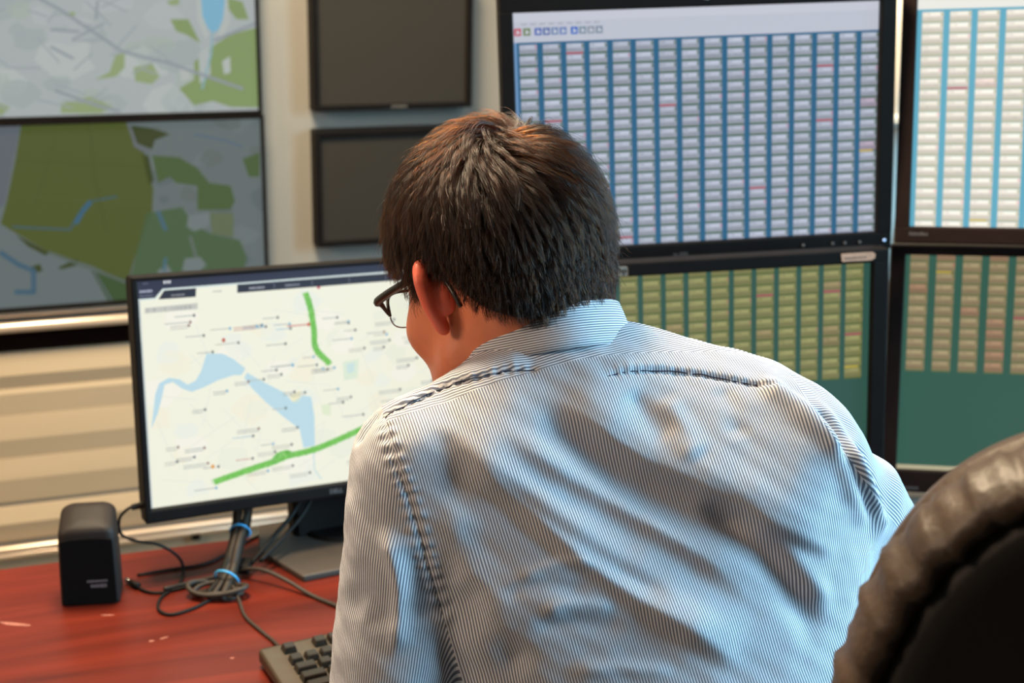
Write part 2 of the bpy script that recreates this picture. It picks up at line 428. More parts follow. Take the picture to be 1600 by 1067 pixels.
c.poly([(-0.060, 1.41), (-0.066, 1.41), (-0.070, 1.366), (-0.082, 1.34), (-0.075, 1.328), (-0.058, 1.36)], (186, 194, 190), 4)
c.line([(-0.093, 1.340), (-0.097, 1.30), (-0.112, 1.25), (-0.118, 1.231)], 0.004, (140, 180, 190), 5)
for L, w in (([(-0.42, 1.41), (-0.377, 1.385), (-0.313, 1.339), (-0.27, 1.307), (-0.23, 1.295), (-0.178, 1.282), (-0.132, 1.264), (-0.037, 1.229)], 0.006),
             ([(-0.401, 1.317), (-0.361, 1.294)], 0.005), ([(-0.399, 1.234), (-0.322, 1.203), (-0.28, 1.19)], 0.006), ([(-0.309, 1.402), (-0.314, 1.368)], 0.005), ([(-0.399, 1.349), (-0.347, 1.345)], 0.005),
             ([(-0.09, 1.325), (-0.04, 1.345), (0, 1.36)], 0.006), ([(-0.36, 1.33), (-0.30, 1.36)], 0.004)):
    c.line(L, w, RD, 6)
for i in range(26):
    x, z = random.uniform(-0.6, -0.2), random.uniform(1.18, 1.42); a = random.uniform(-0.9, 0.9); l = random.uniform(0.02, 0.07)
    c.line([(x, z), (x+l*math.cos(a), z+l*math.sin(a))], 0.003, (160, 168, 172), 6)
wpanel('video_wall_panel', 'upper video wall panel showing a pale town map with a blue lake', 1.178, 1.620, -0.74, 0.0, c, mp_up)
# lower panel: green forest map
c = Print(); c.rect(-0.75, 0.78, 0.0, 1.178, (112, 124, 124), 1)
GB = (86, 98, 46); DK = (62, 74, 36); GG = (80, 104, 62); GC = (82, 108, 76)
for i in range(40):
    x, z = random.uniform(-0.3, 0), random.uniform(0.8, 1.17); r = random.uniform(0.015, 0.035)
    c.poly([(x+r*math.cos(t)*random.uniform(.6, 1.2), z+r*0.7*math.sin(t)*random.uniform(.6, 1.2)) for t in np.arange(0, 6.2, 0.9)], random.choice([(104, 116, 118), (118, 130, 130), (108, 118, 116)]), 2)
c.poly([(-0.74, 1.178), (-0.52, 1.178), (-0.508, 1.10), (-0.55, 0.98), (-0.74, 0.98)], (84, 96, 48), 3)
for i, (poly, k) in enumerate((
    ([(-0.464, 1.178), (-0.266, 1.171), (-0.257, 1.12), (-0.238, 1.107), (-0.224, 1.033), (-0.229, 0.984), (-0.271, 0.886), (-0.285, 0.842), (-0.354, 0.882), (-0.433, 0.915), (-0.498, 0.962), (-0.519, 0.978), (-0.504, 1.022), (-0.481, 1.105)], GB),
    ([(-0.229, 1.10), (-0.243, 1.105), (-0.232, 1.04), (-0.222, 1.05)], DK),
    ([(-0.261, 1.162), (-0.22, 1.155), (-0.185, 1.142), (-0.216, 1.131), (-0.222, 1.113), (-0.251, 1.126)], DK),
    ([(-0.223, 1.101), (-0.17, 1.095), (-0.135, 1.072), (-0.112, 1.04), (-0.069, 1.032), (-0.061, 1.0), (-0.071, 0.982), (-0.138, 0.985), (-0.136, 1.035), (-0.178, 1.043), (-0.19, 1.056), (-0.214, 1.045)], GG),
    ([(-0.241, 0.984), (-0.169, 0.993), (-0.146, 0.954), (-0.11, 0.933), (-0.054, 0.917), (-0.04, 0.877), (-0.051, 0.845), (-0.176, 0.844), (-0.279, 0.851), (-0.264, 0.904)], GC),
    ([(-0.114, 0.978), (-0.065, 0.975), (-0.067, 0.924), (-0.11, 0.933)], (106, 120, 90)),
    ([(-0.042, 1.087), (-0.007, 1.098), (-0.009, 1.048), (-0.031, 1.049)], GG),
    ([(-0.355, 0.872), (-0.279, 0.848), (-0.282, 0.797), (-0.326, 0.807)], (66, 92, 54)),
    ([(-0.493, 0.955), (-0.433, 0.915), (-0.44, 0.909), (-0.472, 0.93)], DK), ([(-0.418, 0.883), (-0.382, 0.899), (-0.377, 0.886), (-0.413, 0.879)], DK),
    ([(-0.47, 0.888), (-0.452, 0.893), (-0.448, 0.878), (-0.466, 0.875)], DK))):
    c.poly(poly, k, 4)
c.poly([(-0.52, 1.178), (-0.464, 1.178), (-0.487, 1.099), (-0.508, 1.017), (-0.530, 1.0), (-0.522, 1.09)], (104, 112, 120), 5)
for poly in ([(-0.168, 0.885), (-0.137, 0.886), (-0.125, 0.869), (-0.144, 0.851), (-0.175, 0.86)], [(-0.224, 0.863), (-0.205, 0.875), (-0.194, 0.855), (-0.225, 0.847)],
             [(-0.157, 0.974), (-0.114, 0.978), (-0.115, 0.952), (-0.147, 0.941), (-0.161, 0.952)]): c.poly(poly, (124, 136, 136), 5)
for L, w, k in (([(-0.266, 1.169), (-0.252, 1.12), (-0.226, 1.107)], 0.006, (112, 118, 124)), ([(-0.497, 0.971), (-0.458, 0.966), (-0.39, 0.959), (-0.37, 0.991), (-0.346, 1.014), (-0.296, 1.021)], 0.004, (70, 102, 112)),
                ([(-0.378, 0.972), (-0.363, 0.996), (-0.348, 1.012)], 0.009, (62, 110, 140)), ([(-0.217, 0.986), (-0.204, 0.948)], 0.008, (78, 112, 130)), ([(-0.207, 0.888), (-0.212, 0.862)], 0.006, (78, 118, 136)),
                ([(-0.524, 0.921), (-0.492, 0.894), (-0.465, 0.88), (-0.468, 0.836), (-0.502, 0.839)], 0.010, (72, 104, 124)), ([(-0.433, 0.915), (-0.36, 0.879), (-0.285, 0.842), (-0.2, 0.846)], 0.006, (98, 112, 104)),
                ([(-0.137, 1.14), (-0.077, 1.126), (-0.041, 1.112)], 0.005, (96, 116, 134)), ([(-0.35, 0.87), (-0.315, 0.80)], 0.004, (96, 108, 112)), ([(-0.155, 0.93), (-0.145, 0.885)], 0.005, (112, 122, 118)),
                ([(-0.34, 1.178), (-0.335, 1.05), (-0.32, 0.95)], 0.003, (80, 90, 44)), ([(-0.48, 1.1), (-0.36, 1.09), (-0.24, 1.08)], 0.002, (80, 92, 46)), ([(-0.45, 1.02), (-0.4, 1.15)], 0.002, (80, 92, 46)), ([(-0.46, 1.03), (-0.23, 1.0)], 0.002, (92, 104, 54))):
    c.line(L, w, k, 6)
wpanel('video_wall_panel', 'lower video wall panel showing a dark green forest map', 0.800, 1.176, -0.74, 0.003, c, mp_lo)

# ------------------------------------------------------------------ two dark wall monitors
def wall_monitor(label, z0, z1, x0, x1, logo):
    root = empty('wall_monitor', WO+WU*((x0+x1)/2)+Vector((0, 0, z0)), (0, 0, WT)); tag(root, label, 'monitor', 'switched off wall monitors')
    w, h, b = x1-x0, z1-z0, 0.012
    fr = bmesh.new()
    add_box(fr, (0, -0.02, b/2), (w, 0.05, b), 0.002); add_box(fr, (0, -0.02, h-b/2), (w, 0.05, b), 0.002)
    add_box(fr, (-w/2+b/2, -0.02, h/2), (b, 0.05, h-2*b+0.002), 0.002); add_box(fr, (w/2-b/2, -0.02, h/2), (b, 0.05, h-2*b+0.002), 0.002)
    link('bezel', bm_mesh(fr), M['blackp'], root)
    link('back_shell', box((0, -0.009, h/2), (w-0.02, 0.030, h-0.02)), M['blackp'], root)
    link('screen', box((0, -0.034, h/2), (w-2*b, 0.006, h-2*b)), M['darkglass'], root)
    if logo:
        me = text_mesh('SAMSUNG', 0.0075, 0.0004); me.transform(Matrix.Translation((0.01, -0.0455, b/2)))
        link('logo', me, M['silver'], root)
wall_monitor('upper dark switched off monitor on the wall, bottom logo visible', 1.180, 1.455, 0.106, 0.450, True)
wall_monitor('lower dark switched off monitor on the wall, behind the man\'s head', 0.893, 1.139, 0.107, 0.450, False)

# ------------------------------------------------------------------ monitors
def mframe(o, yaw, tilt, roll):
    """matrix whose X runs right along the screen, Z up, -Y to the viewer, at the outer top-left o"""
    yaw, tilt, roll = R(yaw), R(tilt), R(roll)
    u = Vector((math.cos(yaw), math.sin(yaw), 0)); n = Vector((math.sin(yaw), -math.cos(yaw), 0)); v = Vector((0, 0, 1))
    v2 = math.cos(tilt)*v+math.sin(tilt)*n; n2 = math.cos(tilt)*n-math.sin(tilt)*v
    u3 = math.cos(roll)*u+math.sin(roll)*v2; v3_ = math.cos(roll)*v2-math.sin(roll)*u
    m = Matrix((u3, -n2, v3_)).transposed().to_4x4(); m.translation = o
    return m

def monitor(name, label, scr_tl, ang, sw, sh, bez, canvas, smat, bm_='blackp', shell='blackp', depth=0.045, clip=True, group=None):
    """scr_tl = top-left of the lit screen; local origin = that corner; bez = (left, right, top, bottom)"""
    root = empty(name); root.matrix_world = mframe(Vector(scr_tl), *ang); tag(root, label, 'monitor', group)
    l, r, t, b = bez; f = -0.006
    fr = bmesh.new(); W_ = sw+l+r; H_ = sh+t+b; y0 = 0.012
    add_box(fr, (sw/2+(r-l)/2, y0+f, t/2), (W_, 0.030, t), 0.0025); add_box(fr, (sw/2+(r-l)/2, y0+f, -sh-b/2), (W_, 0.030, b), 0.0025)
    add_box(fr, (-l/2, y0+f, -sh/2), (l, 0.030, sh+0.004), 0.002); add_box(fr, (sw+r/2, y0+f, -sh/2), (r, 0.030, sh+0.004), 0.002)
    link('bezel', bm_mesh(fr), M[bm_], root)
    bs = bmesh.new(); cx, cz = sw/2+(r-l)/2, -sh/2+(t-b)/2
    add_box(bs, (cx, 0.018+depth*0.25, cz), (W_-0.004, depth*0.5, H_-0.004), 0.006)
    add_box(bs, (cx, 0.018+depth*0.65, cz), (W_*0.7, depth*0.8, H_*0.6), 0.02)
    link('back_shell', bm_mesh(bs), M[shell], root)
    link('panel', box((sw/2, 0.006, -sh/2), (sw, 0.006, sh)), M['gloss'], root)
    if clip: canvas.clip(0, -sh, sw, 0)
    me = canvas.mesh(smat); me.transform(Matrix.Translation((0, 0.0026, 0))); link('screen', me, None, root)
    return root

# --- left desk monitor with the route map
o = Vector((-0.4885, 1.7337, 1.1277)); ang = (27.02, -7.22, -1.34)
OW, OH = 0.540, 0.325
mo = Matrix.Translation((0.0095, 0, -0.0035)); bl, bt, bb, br = 0.0085, 0.006, 0.0175, 0.0085
c = Print(); SW, SH = OW-bl-br, OH-bt-bb
CR = (243, 243, 224); NAVY = (50, 54, 72)
def q(pts): return [(a-bl, -(b-bt)) for a, b in pts]
c.rect(0, -SH, SW, 0, CR, 1)
c.rect(0, -SH, 0.004, -0.024, (196, 206, 206), 2)
rs = random.Random(7)
for i in range(60):      # faint blocks, parks and streets
    x, z = rs.uniform(0.01, SW), -rs.uniform(0.04, SH); r = rs.uniform(0.01, 0.03)
    c.poly([(x+r*math.cos(t)*rs.uniform(.6, 1.2), z+r*0.8*math.sin(t)*rs.uniform(.6, 1.2)) for t in np.arange(0, 6.2, 0.8)], rs.choice([(246, 244, 230), (238, 240, 222), (244, 240, 218), (238, 241, 228)]), 2)
for i in range(60):
    x, z = rs.uniform(0.01, SW), -rs.uniform(0.05, SH); a = rs.choice([-0.9, 0.5, 1.9, -0.2, 1.3]); l = rs.uniform(0.02, 0.07)
    c.line([(x, z), (x+l*math.cos(a), z+l*math.sin(a))], 0.0011, (232, 235, 222), 3)
RV = (190, 221, 232)
c.poly(q([(0.0943, 0.1088), (0.1158, 0.1109), (0.13, 0.1195), (0.1457, 0.1339), (0.1398, 0.1424), (0.1289, 0.1413), (0.1068, 0.1463), (0.0883, 0.1534), (0.0859, 0.1315)]), RV, 4)
for p in ([(0.0859, 0.1315), (0.0883, 0.1534), (0.072, 0.1578), (0.0599, 0.1522), (0.0672, 0.1476), (0.0781, 0.1433)], [(0.0672, 0.1476), (0.0599, 0.1522), (0.0481, 0.1419), (0.0431, 0.136), (0.057, 0.1393)],
          [(0.0431, 0.136), (0.0481, 0.1419), (0.0374, 0.1444), (0.0245, 0.1555), (0.0305, 0.1419)], [(0.0245, 0.1555), (0.0374, 0.1444), (0.033, 0.1601), (0.0265, 0.1809), (0.0166, 0.2013)],
          [(0.1473, 0.1395), (0.1725, 0.1569), (0.1712, 0.1828), (0.1536, 0.1623), (0.1433, 0.1465)], [(0.1725, 0.1569), (0.1981, 0.1727), (0.2089, 0.187), (0.2167, 0.2256), (0.1929, 0.2039), (0.1712, 0.1828)],
          [(0.2089, 0.187), (0.2245, 0.1793), (0.2351, 0.1824), (0.2387, 0.2093), (0.2377, 0.251), (0.2213, 0.2528), (0.2167, 0.2256)]): c.poly(q(p), RV, 4)
c.line(q([(0.235, 0.252), (0.236, 0.285), (0.245, 0.30)]), 0.002, (205, 226, 226), 4)
c.poly(q([(0.2824, 0.1382), (0.3062, 0.1368), (0.3032, 0.1631), (0.2834, 0.1649)]), (222, 236, 214), 4)
c.poly(q([(0.288, 0.142), (0.30, 0.141), (0.298, 0.154), (0.289, 0.155)]), (205, 228, 226), 5)
c.poly(q([(0.2055, 0.1772), (0.221, 0.1714), (0.2184, 0.1881), (0.2089, 0.187)]), (238, 234, 196), 4)
c.poly(q([(0.2489, 0.1953), (0.2626, 0.1949), (0.2619, 0.212), (0.2503, 0.2087)]), (226, 236, 206), 4)
GN = (122, 200, 92)
def route(pts, w):
    P = catmull([(a, b, 0) for a, b in q(pts)], 12)[:, :2]
    c.line([tuple(p) for p in P], w, GN, 7)
    for p in P:
        for _ in range(5):
            x, z = p[0]+rs.uniform(-w/2, w/2), p[1]+rs.uniform(-w/2, w/2); e = 0.0010
            c.poly([(x-e, z), (x, z-e), (x+e, z), (x, z+e)], rs.choice([(96, 172, 74), (150, 214, 122), (108, 186, 82)]), 8)
route([(0.2335, 0.04), (0.2392, 0.0596), (0.2429, 0.0896), (0.2445, 0.1158), (0.2629, 0.1382)], 0.0082)
route([(0.0967, 0.2832), (0.1445, 0.2729), (0.1787, 0.2662), (0.1979, 0.2611), (0.2367, 0.2566), (0.2843, 0.2434), (0.34, 0.225)], 0.0085)
route([(0.1760, 0.2655), (0.1848, 0.2575), (0.1982, 0.2548), (0.2056, 0.2619)], 0.0045)
for i in range(115):     # place marks with greeked captions
    x, z = rs.uniform(0.015, SW-0.03), -rs.uniform(0.05, SH-0.01); l = rs.uniform(0.012, 0.03)
    k = rs.choices([(176, 182, 178), (206, 150, 138), (168, 200, 214), (190, 192, 180)], [8, 1, 2, 5])[0]
    for j in range(rs.choice([1, 1, 2])):
        xx = x
        while xx < x+l: s_ = rs.uniform(0.001, 0.003); c.rect(xx, z-j*0.0032-0.0008, xx+s_, z-j*0.0032+0.0008, k, 5); xx += s_+0.0006
    kk = rs.choices([(104, 112, 112), (150, 120, 110), (120, 176, 206)], [6, 1, 2])[0]
    c.poly([(x+l+0.003+0.0018*math.cos(t), z+0.0022*math.sin(t)) for t in np.arange(0, 6.2, 0.8)], kk, 6)
for x, z, k in ((0.118, 0.093, (196, 92, 70)), (0.0945, 0.262, (228, 160, 70)), (0.252, 0.032, (200, 70, 90)), (0.39, 0.087, (90, 160, 214)), (0.236, 0.082, (208, 110, 96))):
    c.poly([(x-bl+0.0024*math.cos(t), -(z-bt)+0.003*math.sin(t)) for t in np.arange(0, 6.2, 0.7)], k, 6)
c.rect(0.197, -(0.082-bt)-0.001, 0.225, -(0.082-bt)+0.001, (214, 150, 140), 5)
c.poly(q([(0.002, 0.0), (0.55, 0.0), (0.55, 0.0175), (0.0424, 0.0188), (0.0317, 0.0302), (0.0079, 0.0303)]), NAVY, 9)
c.line(q([(0.0079, 0.031), (0.0317, 0.0308), (0.0423, 0.0198), (0.55, 0.0185)]), 0.0022, (214, 228, 226), 10)
c.poly(q([(0.0436, 0.0212), (0.0854, 0.0212), (0.0841, 0.0326), (0.0356, 0.0322)]), (46, 49, 62), 9)
c.poly(q([(0.14, 0.0205), (0.55, 0.0205), (0.55, 0.031), (0.1394, 0.0316)]), (46, 49, 62), 9)
for x in (0.19, 0.243, 0.296, 0.35, 0.41): c.line(q([(x, 0.022), (x, 0.030)]), 0.0009, (112, 116, 130), 11)
def strokes(x0, x1, z, h, k, layer=11):
    x = x0
    while x < x1:
        w_ = rs.uniform(0.0008, 0.0022); w_ = min(w_, x1-x); hh = h*rs.uniform(0.7, 1.0)
        c.rect(x-bl, -(z-bt)-hh/2, x-bl+w_, -(z-bt)+hh/2, k, layer); x += w_+0.0006
strokes(0.0435, 0.0528, 0.0105, 0.004, (224, 228, 232)); strokes(0.0125, 0.029, 0.0205, 0.0042, (172, 178, 196)); strokes(0.0125, 0.030, 0.0262, 0.0018, (120, 126, 146)); strokes(0.017, 0.024, 0.0105, 0.003, (90, 96, 114))
strokes(0.0525, 0.0701, 0.0284, 0.0026, (150, 152, 158)); strokes(0.107, 0.1187, 0.0275, 0.0026, (190, 192, 180)); strokes(0.1558, 0.1771, 0.0268, 0.0028, (170, 174, 184)); strokes(0.205, 0.225, 0.0266, 0.0028, (150, 154, 166))
c.poly(q([(0.0178, 0.0419), (0.0864, 0.0406), (0.086, 0.0488), (0.0173, 0.0492)]), (206, 207, 196), 9)
x = 0.019
while x < 0.084:
    w_ = rs.uniform(0.002, 0.005); c.rect(x-bl, -(0.0475-bt), x-bl+w_, -(0.0428-bt), rs.choice([(186, 188, 182), (178, 180, 176), (196, 196, 190)]), 10); x += w_+0.0012
c.poly(q([(0.0086, 0.0616), (0.0112, 0.060), (0.0112, 0.0866), (0.0086, 0.085)]), (222, 226, 214), 10)
mon = monitor('computer_monitor', 'thin desk monitor on a wide stand showing a cream city map with green routes', mframe(o, *ang) @ Vector((bl, 0, -bt)), ang, SW, SH, (bl, br, bt, bb), c, print_mat('route_map_glow', 0.97), group=None)
me = text_mesh('DELL', 0.0085, 0.0003, 0.0001); me.transform(Matrix.Translation((0.262-bl, -0.0093, -(0.3165-bt)))); link('logo', me, M['dimprint'], mon)
# stand: neck in front of the back, base plate on the desk (kept in world axes below the tilted head)
inv = mon.matrix_world.inverted()
DZ = 0.72
ns = Matrix.Translation((-0.236, 1.842, DZ)) @ Matrix.Rotation(R(27), 4, 'Z')
bm = bmesh.new()
prof = [(-0.066, 0.018), (-0.060, 0.012), (0.060, 0.012), (0.066, 0.018), (0.066, 0.042), (-0.066, 0.042)]
lo = [bm.verts.new((a, b, 0.006)) for a, b in prof]; hi = [bm.verts.new((a, b+0.030, 0.28)) for a, b in prof]
bm.faces.new(lo[::-1]); bm.faces.new(hi)
for i in range(6): bm.faces.new((lo[i], lo[(i+1) % 6], hi[(i+1) % 6], hi[i]))
me = bm_mesh(bm); me.transform(inv @ ns); link('stand_neck', me, M['blackp'], mon)
me = prism([(-0.125, -0.004), (-0.095, -0.108), (0.095, -0.108), (0.125, -0.004), (0.10, 0.075), (-0.10, 0.075)], 0.0, 0.009, 0.002)
me.transform(inv @ ns); link('stand_base', me, M['base'], mon)
me = cyl((0, 0.02, 0.009), (0, 0.02, 0.014), 0.05, 0.045); me.transform(inv @ ns); link('stand_collar', me, M['blackp'], mon)

# --- tag grids on the four right hand monitors
def tags(c, sw, sh, x0, pitch, wid, z0, rowp, rows, cols, bg, paper, ink, green, seed, odd=(200, 130, 160), skip=lambda i, j: False, oddp=0.02, hgt=0.80):
    r = random.Random(seed)
    c.rect(0, -sh, sw, 0, bg, 1)
    for i in range(cols):
        for j in range(rows):
            if skip(i, j): continue
            x = x0+i*pitch; z = -(z0+j*rowp); h = rowp*hgt; w = wid
            f = r.uniform(0.96, 1.03); pc = tuple(min(255, v*f) for v in paper)
            if r.random() < oddp: pc = tuple(0.6*a+0.4*b for a, b in zip(pc, odd))
            sh2 = tuple(v*0.86 for v in pc)
            c.rect(x, z-rowp*0.97, x+w, z, green, 2)
            c.rect(x, z-h, x+w, z, sh2, 3)
            c.rect(x+w*0.02, z-h*0.55, x+w*0.98, z-h*0.04, pc, 4)
            c.rect(x+w*0.34, z-h*0.36, x+w*0.84, z-h*0.08, tuple(min(255, v*1.06) for v in pc), 5)
            xx = x+w*0.06
            while xx < x+w*0.90:
                t = r.uniform(0.04, 0.12)*w
                if r.random() < 0.75: c.rect(xx, z-h*0.74, xx+t, z-h*0.60, ink, 5)
                if r.random() < 0.35 and xx < x+w*0.35: c.rect(xx, z-h*0.34, xx+t*0.7, z-h*0.2, ink, 6)
                xx += t+0.02*w
            c.rect(x+w*0.88, z-h*0.5, x+w*0.97, z-h*0.08, green if r.random() < .85 else odd, 6)
            if r.random() < 0.012: c.rect(x, z-rowp*0.97, x+w*0.8, z-h, (214, 190, 70), 7)
            if r.random() < 0.02: c.rect(x, z-rowp*0.97, x+w*0.95, z-h*0.98, (186, 96, 104), 7)
G4 = 'monitors on the pole stand'
# upper middle
c = Print()
tags(c, 0.518, 0.324, 0.0085, 0.03235, 0.0245, 0.0425, 0.01515, 19, 16, (46, 104, 142), (190, 197, 214), (146, 152, 168), (84, 112, 84), 3, odd=(196, 150, 172))
c.rect(0, -0.0395, 0.518, 0, (204, 208, 222), 8); c.rect(0, -0.324, 0.005, -0.0395, (120, 160, 204), 8)
c.rect(0, -0.012, 0.518, 0, (212, 215, 228), 9)
for i in range(9):
    x = 0.012+i*0.0125
    c.rect(x, -0.0165, x+0.008, -0.0145, (176, 178, 192), 10)
for i, (x, k) in enumerate(((0.002, (204, 96, 112)), (0.0145, (118, 142, 92)), (0.030, (92, 116, 190)), (0.0415, (98, 118, 176)), (0.053, (124, 146, 186)), (0.0645, (118, 142, 196)), (0.080, (70, 116, 206)), (0.0915, (132, 152, 170)), (0.103, (150, 160, 176)), (0.1145, (136, 152, 170)))):
    c.rect(x, -0.0305, x+0.0098, -0.0205, k, 10); c.poly([(x+0.003, -0.0285), (x+0.0085, -0.027), (x+0.004, -0.022)], (216, 220, 232), 11)
mm = monitor('pole_monitor', 'upper middle monitor with a blue tag grid and white toolbar on top', (-0.009, 1.9448, 1.4505), (8.19, -4.62, 2.48), 0.518, 0.324, (0.019, 0.0225, 0.024, 0.026), c, print_mat('tag_glow_blue', 0.84), shell='sideplastic', group=G4)
for x in (0.408, 0.452, 0.470, 0.492):
    link('button', box((x, -0.0100, -0.324-0.013), (0.0035, 0.003, 0.0035), 0.0006), M['dimprint'], mm)
led_m = bpy.data.materials.new('led_blue'); led_m.use_nodes = True; led_m.node_tree.nodes['Principled BSDF'].inputs['Emission Color'].default_value = (0.05, 0.35, 0.9, 1); led_m.node_tree.nodes['Principled BSDF'].inputs['Emission Strength'].default_value = 1.2
link('indicator_light', box((0.529, -0.0100, -0.324-0.012), (0.0034, 0.003, 0.0034), 0.0006), led_m, mm)
me = text_mesh('hp 2420', 0.0065, 0.0002); me.transform(Matrix.Translation((0.228, -0.0093, -0.324-0.016))); link('model_print', me, M['dimprint'], mm)
link('webcam_disc', cyl((0.268, -0.0095, 0.017), (0.268, -0.0088, 0.017), 0.008), M['silver'], mm)
# lower middle
c = Print()
tags(c, 0.518, 0.324, -0.0235, 0.0317, 0.0245, -0.006, 0.01560, 11, 17, (56, 98, 86), (166, 164, 108), (132, 132, 82), (112, 122, 62), 5, odd=(176, 140, 110), oddp=0.05)
ml = monitor('pole_monitor', 'lower middle monitor with a yellow-green tag grid over a plain green area', (-0.0211, 1.8264, 1.1053), (6.98, -4.03, 2.73), 0.518, 0.324, (0.021, 0.023, 0.019, 0.026), c, print_mat('tag_glow_green', 0.74), group=G4)
link('logo', box((0.1685, -0.0096, 0.0085), (0.0150, 0.0012, 0.0125), 0.002), M['silver'], ml)
me = text_mesh('hp', 0.0115, 0.0002, 0.0003); me.transform(Matrix.Translation((0.1685, -0.0104, 0.0090))); link('logo_letters', me, M['gloss'], ml)
st = prism([(0.4735, 0.004), (0.515, 0.004), (0.520, 0.007), (0.5205, 0.0125), (0.516, 0.0155), (0.4720, 0.0150)], -0.0098, -0.0094, axis='y'); link('sticker', st, M['paper'], ml)
sp = bmesh.new()
for i in range(9): add_box(sp, (0.4775+i*0.0036, -0.00985, 0.0085), (0.0018, 0.0002, 0.0034))
link('sticker_print', bm_mesh(sp), M['ink'], ml)['kind'] = 'stuff'
# lower right
c = Print()
tags(c, 0.520, 0.325, 0.0075, 0.0375, 0.0265, -0.0055, 0.01640, 11, 14, (62, 108, 92), (186, 168, 128), (158, 128, 98), (132, 132, 86), 8, odd=(196, 130, 110), oddp=0.08)
c.rect(0, -0.325, 0.52, -0.3185, (214, 204, 168), 9)
mr = monitor('pole_monitor', 'lower right monitor with a tan tag grid and empty green lower half', (0.5803, 2.0363, 1.1076), (-10.83, -8.06, 2.53), 0.520, 0.325, (0.021, 0.021, 0.014, 0.034), c, print_mat('tag_glow_tan', 0.70), bm_='brownp', group=G4)
def greek(parent, x, z, w, h, seed):
    r = random.Random(seed); g = bmesh.new(); xx = x; 
    while xx < x+w:
        t = r.uniform(0.0008, 0.0022); hh = h*r.uniform(0.6, 1); add_box(g, (xx+t/2, -0.0092, z+hh/2), (t, 0.0003, hh)); xx += t+0.0006
    link('brand_print', bm_mesh(g), M['dimprint'], parent)['kind'] = 'stuff'
greek(mr, 0.006, -0.354, 0.026, 0.006, 1)
# upper right
c = Print()
tags(c, 0.520, 0.325, 0.0065, 0.0374, 0.0290, 0.0235, 0.01545, 20, 14, (98, 172, 196), (244, 238, 224), (222, 210, 196), (190, 190, 160), 11, odd=(240, 200, 196), oddp=0.05)
c.rect(0, -0.020, 0.52, 0, (236, 236, 228), 9)
mu = monitor('pole_monitor', 'upper right monitor with a bright white tag grid on light blue', (0.5612, 2.0407, 1.4806), (-18.07, -7.19, 4.0), 0.520, 0.325, (0.0205, 0.021, 0.018, 0.024), c, print_mat('tag_glow_white', 1.0), bm_='brownp', group=G4)
greek(mu, 0.000, -0.3375, 0.026, 0.0055, 2)

# pole stand that carries the four monitors
ps = empty('monitor_stand', (0.577, 2.17, DZ)); tag(ps, 'white pole stand behind the four right hand monitors', 'monitor stand')
link('pole', cyl((0, 0, 0.01), (0.0, 0, 1.0), 0.018), M['white'], ps, smooth=True)
link('base_plate', box((-0.02, -0.06, 0.006), (0.34, 0.22, 0.012), 0.003), M['white'], ps)
for zc, a, b in ((0.20, (-0.30, -0.20), (0.30, -0.055)), (0.565, (-0.29, -0.075), (0.29, -0.075))):
    link('crossbar', tube([(a[0], a[1]+0.03, zc), (0, -0.02, zc+0.002), (b[0], b[1]+0.03, zc)], 0.012, 10), M['white'], ps)

# ------------------------------------------------------------------ desk
dk = empty('desk', (-0.1, 1.62, 0), (0, 0, R(20.5))); tag(dk, 'red-brown wooden desk with worn glossy top under the left monitor', 'desk')
link('desk_top', box((0.35, -0.014, DZ-0.014), (2.1, 0.63, 0.028), 0.003), M['wood'], dk)
link('front_edge', box((0.35, -0.331, DZ-0.016), (2.1, 0.004, 0.030), 0.001), M['edge'], dk)
for x in (-0.66, 1.36): link('side_panel', box((x, 0.0, (DZ-0.028)/2), (0.025, 0.56, DZ-0.028), 0.002), M['wood'], dk)
link('modesty_panel', box((0.35, 0.25, 0.48), (1.99, 0.018, 0.42), 0.002), M['wood'], dk)
di = Matrix.Translation((-0.1, 1.62, 0)) @ Matrix.Rotation(R(20.5), 4, 'Z'); di = di.inverted()
sc = bmesh.new()
random.seed(3)
for (x, y, l, w, a) in ((-0.612, 1.572, 0.050, 0.0075, -0.15), (-0.42, 1.545, 0.012, 0.003, 0.6), (-0.433, 1.537, 0.007, 0.004, 0.2), (-0.327, 1.50, 0.005, 0.004, 0), (-0.505, 1.60, 0.018, 0.003, 0.1), (-0.47, 1.40, 0.01, 0.002, 0.4)):
    pts = []
    for k in range(10):
        t = 2*math.pi*k/10; rr = random.uniform(0.75, 1.15)
        px, py = l/2*math.cos(t)*rr, w/2*math.sin(t)*rr
        pts.append(di @ Vector((x+px*math.cos(a)-py*math.sin(a), y+px*math.sin(a)+py*math.cos(a), DZ+0.0002)))
    sc.faces.new([sc.verts.new(p) for p in pts])
link('scuff_mark', bm_mesh(sc), M['scuff'], dk)['kind'] = 'stuff'

